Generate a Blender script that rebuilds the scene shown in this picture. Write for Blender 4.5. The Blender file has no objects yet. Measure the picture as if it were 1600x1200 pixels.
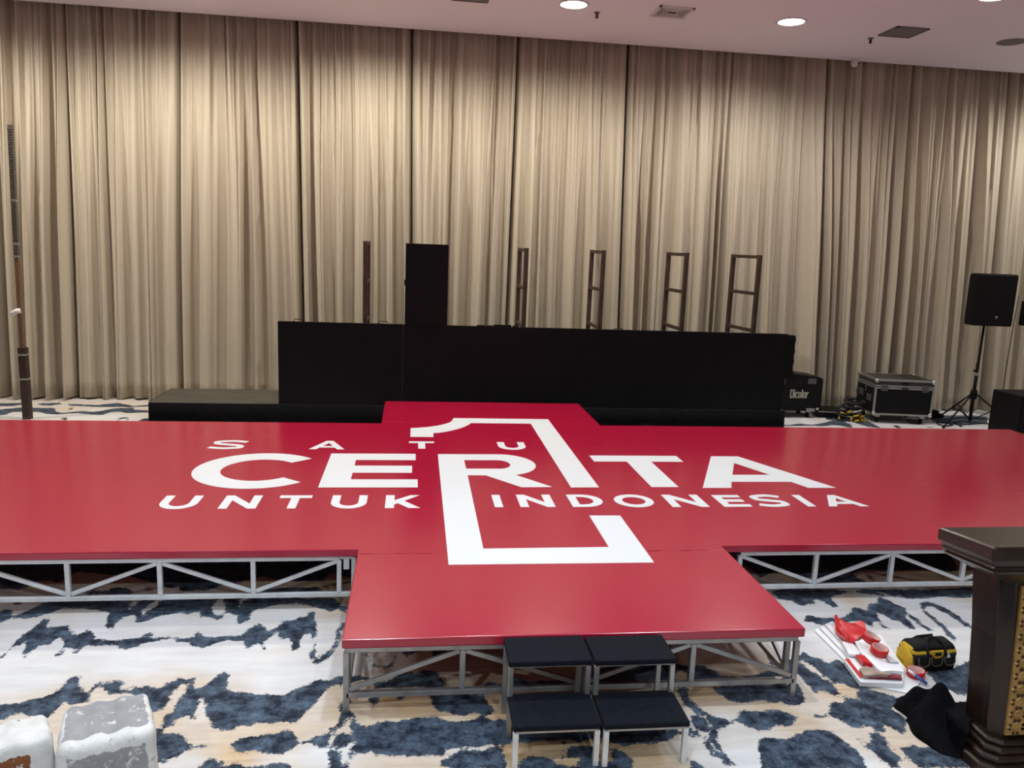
import bpy, bmesh, math, random
import numpy as np
from mathutils import Vector, Matrix

# ------------------------------------------------------------------ camera, world, lights, exposure
scene = bpy.context.scene
COL = scene.collection
CAM_F, YAW, PITCH, ROLL, CAM_H = 1230.18, 0.12843, 0.17281, 0.03843, 2.402
def make_camera():
    cy, sy, cp, sp = math.cos(YAW), math.sin(YAW), math.cos(PITCH), math.sin(PITCH)
    f = Vector((sy*cp, cy*cp, -sp)); r = Vector((cy, -sy, 0)); u = r.cross(f)
    cr, sr = math.cos(ROLL), math.sin(ROLL)
    r2 = r*cr + u*sr; u2 = u*cr - r*sr
    m = Matrix(((r2.x, u2.x, -f.x, 0), (r2.y, u2.y, -f.y, 0), (r2.z, u2.z, -f.z, CAM_H), (0, 0, 0, 1)))
    cd = bpy.data.cameras.new('camera'); cam = bpy.data.objects.new('camera', cd); COL.objects.link(cam)
    cam.matrix_world = m
    cd.sensor_fit = 'HORIZONTAL'; cd.sensor_width = 36.0; cd.lens = CAM_F/1600*36.0
    cd.clip_start = 0.05; cd.clip_end = 100
    scene.camera = cam
make_camera()

w = bpy.data.worlds.new('world'); scene.world = w; w.use_nodes = True
w.node_tree.nodes['Background'].inputs[0].default_value = (0.9, 0.95, 1.0, 1)
w.node_tree.nodes['Background'].inputs[1].default_value = 0.02
vs = scene.view_settings
vs.view_transform = 'Standard'; vs.look = 'None'; vs.exposure = 0.0; vs.gamma = 1.0; vs.use_curve_mapping = False

CEIL = 5.30
WARM = (1.0, 0.93, 0.80); NEUT = (1.0, 0.95, 0.88); COOL = (0.80, 0.92, 1.0)
# the hall's recessed downlights: x, y, watts, colour, label (None = a like fitting out of view)
DOWNLIGHTS = [
    (-5.8, 10.05, 560, WARM, None), (-3.2, 10.05, 560, WARM, None),
    (-0.6, 10.2, 520, WARM, 'round ceiling downlight half cut by the photo top, above the tall black cabinet'),
    (1.86, 9.97, 490, WARM, 'bright round ceiling downlight left of the slotted air vent'),
    (4.63, 9.98, 460, NEUT, 'bright round ceiling downlight between the slotted vent and the plain grey vent'),
    (9.5, 10.0, 560, NEUT, None),  # unseen lamp, added to light the right rear
    (6.26, 8.52, 70, COOL, 'round ceiling downlight cut by the photo top at far right'),
    (-6.0, 7.0, 160, WARM, None), (-2.6, 7.0, 160, NEUT, None), (0.8, 7.0, 160, NEUT, None), (4.2, 7.0, 110, NEUT, None),
    (-5.2, 4.2, 340, COOL, None), (-2.2, 4.2, 310, COOL, None), (0.9, 4.2, 345, COOL, None), (4.0, 4.2, 270, COOL, None), (7.0, 4.6, 80, COOL, None),
    (-3.6, 1.4, 270, COOL, None), (-0.4, 1.4, 280, COOL, None), (2.8, 1.4, 250, COOL, None),
    (-2.4, -1.6, 950, COOL, None), (2.0, -1.6, 950, COOL, None),  # unseen pair, boosted and widened as front fill for stage lip and trusses
]
GAIN_BY_CURTAIN, GAIN_HALL = 0.70, 0.86

# ------------------------------------------------------------------ helpers
def new_mesh_obj(name, me, mat=None, parent=None):
    o = bpy.data.objects.new(name, me); COL.objects.link(o)
    if mat is not None:
        for m in (mat if isinstance(mat, (list, tuple)) else [mat]): me.materials.append(m)
    if parent is not None: o.parent = parent
    return o

def thing(name, label, cat, loc=(0, 0, 0), rotz=0.0, group=None):
    o = bpy.data.objects.new(name, None); COL.objects.link(o)
    o.empty_display_size = 0.1
    o.location = loc; o.rotation_euler = (0, 0, rotz)
    o['label'] = label; o['category'] = cat
    if group: o['group'] = group
    return o

def tag(o, label, cat, group=None):
    o['label'] = label; o['category'] = cat
    if group: o['group'] = group
    return o

def structure(o):
    o['kind'] = 'structure'; return o

def dup(root, loc, rotz, label, group=None):
    r = root.copy(); COL.objects.link(r); r.location = loc; r.rotation_euler = (0, 0, rotz)
    r['label'] = label
    if group: r['group'] = group
    for ch in list(root.children):
        c = ch.copy(); COL.objects.link(c); c.parent = r
        for g in list(ch.children):
            d = g.copy(); COL.objects.link(d); d.parent = c
    return r

class MB:
    """collects geometry; build() links it as ONE mesh object"""
    def __init__(s): s.v = []; s.f = []; s.mi = []; s.sm = []
    def add(s, verts, faces, mi=0, smooth=False):
        n = len(s.v); s.v += [tuple(v) for v in verts]
        for f in faces:
            s.f.append([n+i for i in f]); s.mi.append(mi); s.sm.append(smooth)
        return s
    def box(s, c, d, mi=0, rot=None):
        x, y, z = d[0]/2, d[1]/2, d[2]/2
        vs_ = [Vector(p) for p in ((-x,-y,-z),(x,-y,-z),(x,y,-z),(-x,y,-z),(-x,-y,z),(x,-y,z),(x,y,z),(-x,y,z))]
        if rot is not None: vs_ = [rot @ v for v in vs_]
        c = Vector(c)
        return s.add([v+c for v in vs_], [(3,2,1,0),(4,5,6,7),(0,1,5,4),(1,2,6,5),(2,3,7,6),(3,0,4,7)], mi)
    def box2(s, a, b, mi=0):
        return s.box([(a[i]+b[i])/2 for i in range(3)], [abs(b[i]-a[i]) for i in range(3)], mi)
    def bar(s, p, q, wd, ht=None, up=(0, 1, 0), mi=0):
        """rectangular tube from p to q; wd along 'up' cross direction, ht along the other"""
        p, q = Vector(p), Vector(q); ht = ht or wd
        d = (q-p).normalized(); u = Vector(up); u = (u - d*u.dot(d)).normalized(); r = d.cross(u)
        vs_ = []
        for c in (p, q):
            for a, b in ((-1,-1),(1,-1),(1,1),(-1,1)): vs_.append(c + r*a*wd/2 + u*b*ht/2)
        return s.add(vs_, [(3,2,1,0),(4,5,6,7),(0,1,5,4),(1,2,6,5),(2,3,7,6),(3,0,4,7)], mi)
    def tube(s, pts, rad, n=10, mi=0, closed=False, caps=True):
        pts = [Vector(p) for p in pts]; m = len(pts)
        rs = rad if isinstance(rad, (list, tuple)) else [rad]*m
        prev = None; base = len(s.v); vs_ = []
        for i, p in enumerate(pts):
            if closed: t = pts[(i+1) % m]-pts[i-1]
            else: t = pts[min(i+1, m-1)]-pts[max(i-1, 0)]
            t.normalize()
            if prev is None:
                a = Vector((0,0,1)) if abs(t.z) < .9 else Vector((1,0,0))
                prev = t.cross(a).normalized()
            prev = (prev - t*prev.dot(t)).normalized(); b = t.cross(prev)
            for k in range(n):
                an = 2*math.pi*k/n
                vs_.append(p + prev*math.cos(an)*rs[i] + b*math.sin(an)*rs[i])
        fs = []
        for i in range(m if closed else m-1):
            j = (i+1) % m
            for k in range(n):
                l = (k+1) % n
                fs.append((i*n+k, i*n+l, j*n+l, j*n+k))
        s.add(vs_, fs, mi, True)
        if caps and not closed:
            s.f.append([base+k for k in range(n)][::-1]); s.mi.append(mi); s.sm.append(False)
            s.f.append([base+(m-1)*n+k for k in range(n)]); s.mi.append(mi); s.sm.append(False)
        return s
    def lathe(s, prof, c=(0,0,0), n=24, mi=0, axis=None, smooth=True):
        c = Vector(c); vs_ = []; m = len(prof)
        R = axis.to_matrix() if axis is not None else None
        for (r, z) in prof:
            for k in range(n):
                v = Vector((r*math.cos(2*math.pi*k/n), r*math.sin(2*math.pi*k/n), z))
                if R is not None: v = R @ v
                vs_.append(v+c)
        fs = [(i*n+k, i*n+(k+1) % n, (i+1)*n+(k+1) % n, (i+1)*n+k) for i in range(m-1) for k in range(n)]
        return s.add(vs_, fs, mi, smooth)
    def prism(s, poly, z0, z1, mi=0, mi_side=None):
        n = len(poly)
        ar = sum(poly[i][0]*poly[(i+1) % n][1]-poly[(i+1) % n][0]*poly[i][1] for i in range(n))
        if ar < 0: poly = poly[::-1]
        vs_ = [(p[0], p[1], z0) for p in poly]+[(p[0], p[1], z1) for p in poly]
        b = len(s.v)
        s.add(vs_, [tuple(range(n))[::-1], tuple(range(n, 2*n))], mi)
        s.add([], [], mi)
        for i in range(n):
            j = (i+1) % n
            s.f.append([b+i, b+j, b+n+j, b+n+i]); s.mi.append(mi if mi_side is None else mi_side); s.sm.append(False)
        return s
    def loft(s, rings, mi=0, cap=True, smooth=False):
        n = len(rings[0]); b = len(s.v); vs_ = [p for r in rings for p in r]
        fs = [(i*n+k, i*n+(k+1) % n, (i+1)*n+(k+1) % n, (i+1)*n+k) for i in range(len(rings)-1) for k in range(n)]
        s.add(vs_, fs, mi, smooth)
        if cap:
            s.f.append([b+k for k in range(n)][::-1]); s.mi.append(mi); s.sm.append(False)
            s.f.append([b+(len(rings)-1)*n+k for k in range(n)]); s.mi.append(mi); s.sm.append(False)
        return s
    def build(s, name, mat=None, parent=None, bevel=0.0, segs=2, off=None):
        me = bpy.data.meshes.new(name)
        if off is not None:
            o = Vector(off); vs_ = [tuple(Vector(v)-o) for v in s.v]
        else: vs_ = s.v
        me.from_pydata(vs_, [], s.f); me.update()
        for p, m, sm in zip(me.polygons, s.mi, s.sm): p.material_index = m; p.use_smooth = sm
        ob = new_mesh_obj(name, me, mat, parent)
        if bevel > 0:
            md = ob.modifiers.new('bevel', 'BEVEL'); md.width = bevel; md.segments = segs; md.limit_method = 'ANGLE'; md.angle_limit = math.radians(40)
        return ob

def smoothstep(a, b, x):
    t = np.clip((x-a)/(b-a), 0, 1); return t*t*(3-2*t)

# ------------------------------------------------------------------ materials
def material(name):
    m = bpy.data.materials.new(name); m.use_nodes = True
    nt = m.node_tree; b = nt.nodes['Principled BSDF']
    return m, nt, b
def rgb(c): return (c[0], c[1], c[2], 1.0)
def srgb(r, g, b):
    return tuple((x/255/12.92 if x/255 <= .04045 else ((x/255+.055)/1.055)**2.4) for x in (r, g, b))
def simple(name, col, rough=0.5, metal=0.0, spec=0.5, noise=0.0, nscale=8.0, bump=0.0, bscale=60.0, coat=0.0, stretch=(1,1,1)):
    m, nt, b = material(name)
    b.inputs['Roughness'].default_value = rough; b.inputs['Metallic'].default_value = metal
    b.inputs['Specular IOR Level'].default_value = spec; b.inputs['Coat Weight'].default_value = coat
    b.inputs['Base Color'].default_value = rgb(col)
    tc = nt.nodes.new('ShaderNodeTexCoord'); mp = nt.nodes.new('ShaderNodeMapping')
    mp.inputs['Scale'].default_value = stretch
    nt.links.new(tc.outputs['Object'], mp.inputs[0])
    if noise > 0:
        n = nt.nodes.new('ShaderNodeTexNoise'); n.inputs['Scale'].default_value = nscale; n.inputs['Detail'].default_value = 6
        nt.links.new(mp.outputs[0], n.inputs['Vector'])
        r = nt.nodes.new('ShaderNodeValToRGB')
        r.color_ramp.elements[0].position = .3; r.color_ramp.elements[1].position = .7
        r.color_ramp.elements[0].color = rgb([x*(1-noise) for x in col]); r.color_ramp.elements[1].color = rgb([min(1, x*(1+noise)) for x in col])
        nt.links.new(n.outputs[0], r.inputs[0]); nt.links.new(r.outputs[0], b.inputs['Base Color'])
    if bump > 0:
        n2 = nt.nodes.new('ShaderNodeTexNoise'); n2.inputs['Scale'].default_value = bscale; n2.inputs['Detail'].default_value = 3
        nt.links.new(mp.outputs[0], n2.inputs['Vector'])
        bp = nt.nodes.new('ShaderNodeBump'); bp.inputs['Strength'].default_value = bump; bp.inputs['Distance'].default_value = .01
        nt.links.new(n2.outputs[0], bp.inputs['Height']); nt.links.new(bp.outputs[0], b.inputs['Normal'])
    return m
def emitter(name, col, strength):
    m, nt, b = material(name)
    b.inputs['Base Color'].default_value = rgb(col); b.inputs['Emission Color'].default_value = rgb(col); b.inputs['Emission Strength'].default_value = strength
    return m

M = {}
M['red'] = simple('red_vinyl', (0.36, 0.0055, 0.035), rough=0.20, spec=0.75, noise=.03, nscale=1.5)
M['white_print'] = simple('white_print', (0.71, 0.755, 0.80), rough=0.32, spec=0.5)
M['truss'] = simple('grey_painted_steel', (0.62, 0.64, 0.66), rough=0.45, metal=.2, noise=.12, nscale=14)
M['steel'] = simple('brushed_steel', (0.36, 0.36, 0.36), rough=0.36, metal=.75, noise=.18, nscale=10)
M['black_carpet'] = simple('black_felt', (0.006, 0.008, 0.013), rough=.95, spec=.15, noise=.35, nscale=60, bump=.5, bscale=250)
M['led'] = simple('led_face', (0.0065, 0.0065, 0.008), rough=.75, spec=.14, noise=.15, nscale=4)
M['black'] = simple('black_plastic', (0.0055, 0.0055, 0.006), rough=.6, spec=.15)
M['black_cloth'] = simple('black_cloth', (0.0045, 0.0045, 0.006), rough=.95, spec=.08, noise=.3, nscale=20, bump=.4, bscale=180)
M['rust'] = simple('rusty_steel', (0.055, 0.034, 0.024), rough=.62, metal=.3, noise=.45, nscale=18, stretch=(1,1,.3))
M['pole_dark'] = simple('dark_steel', (0.045, 0.025, 0.020), rough=.6, metal=.3, noise=.4, nscale=12)
M['pole_grey'] = simple('grey_ribbed_steel', (0.13, 0.12, 0.10), rough=.6, metal=.4, noise=.4, nscale=40)
M['pole_brown'] = simple('brown_ribbed_steel', (0.17, 0.10, 0.05), rough=.65, metal=.2, noise=.4, nscale=40)
M['deck'] = simple('weathered_plywood', (0.055, 0.048, 0.035), rough=.75, noise=.3, nscale=5, stretch=(.5,1,1))
M['alu'] = simple('aluminium_edge', (0.40, 0.40, 0.39), rough=.35, metal=.8)
M['case'] = simple('black_laminate', (0.0055, 0.0055, 0.006), rough=.5, spec=.18)
M['case_top'] = simple('brown_black_laminate', (0.035, 0.029, 0.024), rough=.5)
M['chrome'] = simple('chrome', (0.7, 0.7, 0.7), rough=.2, metal=1)
M['white'] = simple('white_sheet', (0.80, 0.81, 0.83), rough=.4)
M['tape_core'] = simple('tape_core', (0.62, 0.36, 0.33), rough=.6)
M['red_tape'] = simple('red_tape', (0.55, 0.012, 0.02), rough=.35)
M['brown_paper'] = simple('brown_paper', (0.34, 0.25, 0.20), rough=.7, noise=.3, nscale=20)
M['grey_paper'] = simple('grey_backing', (0.52, 0.50, 0.52), rough=.6)
M['maroon'] = simple('maroon_vinyl', (0.20, 0.01, 0.03), rough=.4)
M['yellow'] = simple('yellow_canvas', (0.62, 0.40, 0.02), rough=.75, noise=.12, nscale=20, bump=.2, bscale=200)
M['bag_black'] = simple('black_canvas', (0.012, 0.012, 0.013), rough=.85, spec=.2, bump=.3, bscale=250)
M['piping'] = simple('olive_piping', (0.16, 0.14, 0.07), rough=.7)
M['blue'] = simple('blue_plastic', (0.03, 0.08, 0.30), rough=.4)
M['white_paint'] = simple('white_plastic', (0.70, 0.68, 0.68), rough=.4)
M['vent'] = simple('grey_vent', (0.16, 0.15, 0.155), rough=.6)
M['vent_dark'] = simple('dark_parts_and_shaft_shade', (0.012, 0.012, 0.014), rough=.8)
M['lamp'] = emitter('lamp_glass', (1.0, 0.97, 0.9), 9.0)
M['logo_white'] = simple('cream_lettering', (0.55, 0.52, 0.45), rough=.5)
M['cable'] = simple('cable_rubber', (0.010, 0.010, 0.011), rough=.6)
M['grille'] = simple('speaker_grille', (0.005, 0.005, 0.0055), rough=.65, spec=.15, bump=.3, bscale=400)
M['badge'] = simple('grey_badge', (0.12, 0.12, 0.125), rough=.4, metal=.5)

def wood_mat():
    m, nt, b = material('dark_varnished_wood')
    b.inputs['Roughness'].default_value = .32; b.inputs['Specular IOR Level'].default_value = .35; b.inputs['Coat Weight'].default_value = .2; b.inputs['Coat Roughness'].default_value = .15
    tc = nt.nodes.new('ShaderNodeTexCoord'); mp = nt.nodes.new('ShaderNodeMapping'); mp.inputs['Scale'].default_value = (9, 9, .9)
    n = nt.nodes.new('ShaderNodeTexNoise'); n.inputs['Scale'].default_value = 4; n.inputs['Detail'].default_value = 7; n.inputs['Distortion'].default_value = .6
    r = nt.nodes.new('ShaderNodeValToRGB')
    r.color_ramp.elements[0].position = .3; r.color_ramp.elements[0].color = (0.007, 0.0032, 0.0018, 1)
    r.color_ramp.elements[1].position = .75; r.color_ramp.elements[1].color = (0.024, 0.0115, 0.006, 1)
    for a, c in ((tc.outputs['Object'], mp.inputs[0]), (mp.outputs[0], n.inputs['Vector']), (n.outputs[0], r.inputs[0]), (r.outputs[0], b.inputs['Base Color'])): nt.links.new(a, c)
    return m
M['wood'] = wood_mat()
M['gold'] = simple('carved_gold', (0.36, 0.21, 0.06), rough=.42, metal=.3, noise=.25, nscale=25, bump=.3, bscale=60)
M['gold_hole_shade'] = simple('carving_hole_shade', (0.03, 0.014, 0.006), rough=.8)

def curtain_mat():
    m, nt, b = material('beige_curtain')
    b.inputs['Roughness'].default_value = .9; b.inputs['Specular IOR Level'].default_value = .1
    b.inputs['Sheen Weight'].default_value = .1
    tc = nt.nodes.new('ShaderNodeTexCoord'); mp = nt.nodes.new('ShaderNodeMapping'); mp.inputs['Scale'].default_value = (60, 6, 160)
    n = nt.nodes.new('ShaderNodeTexNoise'); n.inputs['Scale'].default_value = 1.2; n.inputs['Detail'].default_value = 4
    r = nt.nodes.new('ShaderNodeValToRGB')
    r.color_ramp.elements[0].position = .3; r.color_ramp.elements[0].color = (0.47, 0.415, 0.325, 1)
    r.color_ramp.elements[1].position = .7; r.color_ramp.elements[1].color = (0.54, 0.485, 0.39, 1)
    bp = nt.nodes.new('ShaderNodeBump'); bp.inputs['Strength'].default_value = .25; bp.inputs['Distance'].default_value = .004
    for a, c in ((tc.outputs['Object'], mp.inputs[0]), (mp.outputs[0], n.inputs['Vector']), (n.outputs[0], r.inputs[0]), (r.outputs[0], b.inputs['Base Color']), (n.outputs[0], bp.inputs['Height']), (bp.outputs[0], b.inputs['Normal'])): nt.links.new(a, c)
    return m
M['curtain'] = curtain_mat()

def carpet_mat():
    m, nt, b = material('patterned_carpet')
    N = nt.nodes.new; L = nt.links.new
    b.inputs['Roughness'].default_value = .95; b.inputs['Specular IOR Level'].default_value = .1; b.inputs['Sheen Weight'].default_value = .12
    geo = N('ShaderNodeTexCoord')
    sd = N('ShaderNodeAttribute'); sd.attribute_name = 'blot'
    tan = N('ShaderNodeAttribute'); tan.attribute_name = 'tan'
    def noise(scale, detail, stretch=(1,1,1), rough=.6):
        mp = N('ShaderNodeMapping'); mp.inputs['Scale'].default_value = stretch; L(geo.outputs['Object'], mp.inputs[0])
        n = N('ShaderNodeTexNoise'); n.inputs['Scale'].default_value = scale; n.inputs['Detail'].default_value = detail; n.inputs['Roughness'].default_value = rough
        L(mp.outputs[0], n.inputs['Vector']); return n.outputs[0]
    def math_(op, a, b_, clamp=False):
        n = N('ShaderNodeMath'); n.operation = op; n.use_clamp = clamp
        for i, x in enumerate((a, b_)):
            if isinstance(x, (int, float)): n.inputs[i].default_value = x
            else: L(x, n.inputs[i])
        return n.outputs[0]
    def ramp(v, p0, c0, p1, c1):
        r = N('ShaderNodeValToRGB'); r.color_ramp.elements[0].position = p0; r.color_ramp.elements[0].color = rgb(c0)
        r.color_ramp.elements[1].position = p1; r.color_ramp.elements[1].color = rgb(c1); L(v, r.inputs[0]); return r
    def mix(f, a, c):
        n = N('ShaderNodeMix'); n.data_type = 'RGBA'
        L(f, n.inputs[0]); L(a, n.inputs[6]); L(c, n.inputs[7]); return n.outputs[2]
    jag = math_('ADD', math_('MULTIPLY', math_('SUBTRACT', noise(14, 9, (1,1,1), .75), .5), .10), math_('MULTIPLY', math_('SUBTRACT', noise(60, 5, (1,1,1), .7), .5), .05))
    edge = math_('ADD', sd.outputs['Fac'], jag)
    mask = math_('ADD', math_('MULTIPLY', edge, 110.0), .5, True)
    dark = ramp(noise(11, 9, (1,1,1), .75), .42, (0.008, 0.013, 0.026), .70, (0.115, 0.165, 0.23))
    white = ramp(noise(5, 6, (.6,2.5,1), .6), .3, (0.56, 0.56, 0.565), .7, (0.67, 0.67, 0.68))
    tanc = ramp(noise(7, 7, (.5,3.5,1), .65), .30, (0.42, 0.25, 0.11), .72, (0.66, 0.50, 0.31))
    tf = math_('ADD', math_('MULTIPLY', math_('SUBTRACT', tan.outputs['Fac'], .16), 1.2), math_('MULTIPLY', math_('SUBTRACT', noise(3.5, 5, (.7,1.6,1)), .5), .65), True)
    light = mix(tf, white.outputs[0], tanc.outputs[0])
    L(mix(mask, light, dark.outputs[0]), b.inputs['Base Color'])
    bp = N('ShaderNodeBump'); bp.inputs['Strength'].default_value = .35; bp.inputs['Distance'].default_value = .006
    L(noise(140, 3), bp.inputs['Height']); L(bp.outputs[0], b.inputs['Normal'])
    return m
M['carpet'] = carpet_mat()

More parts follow.
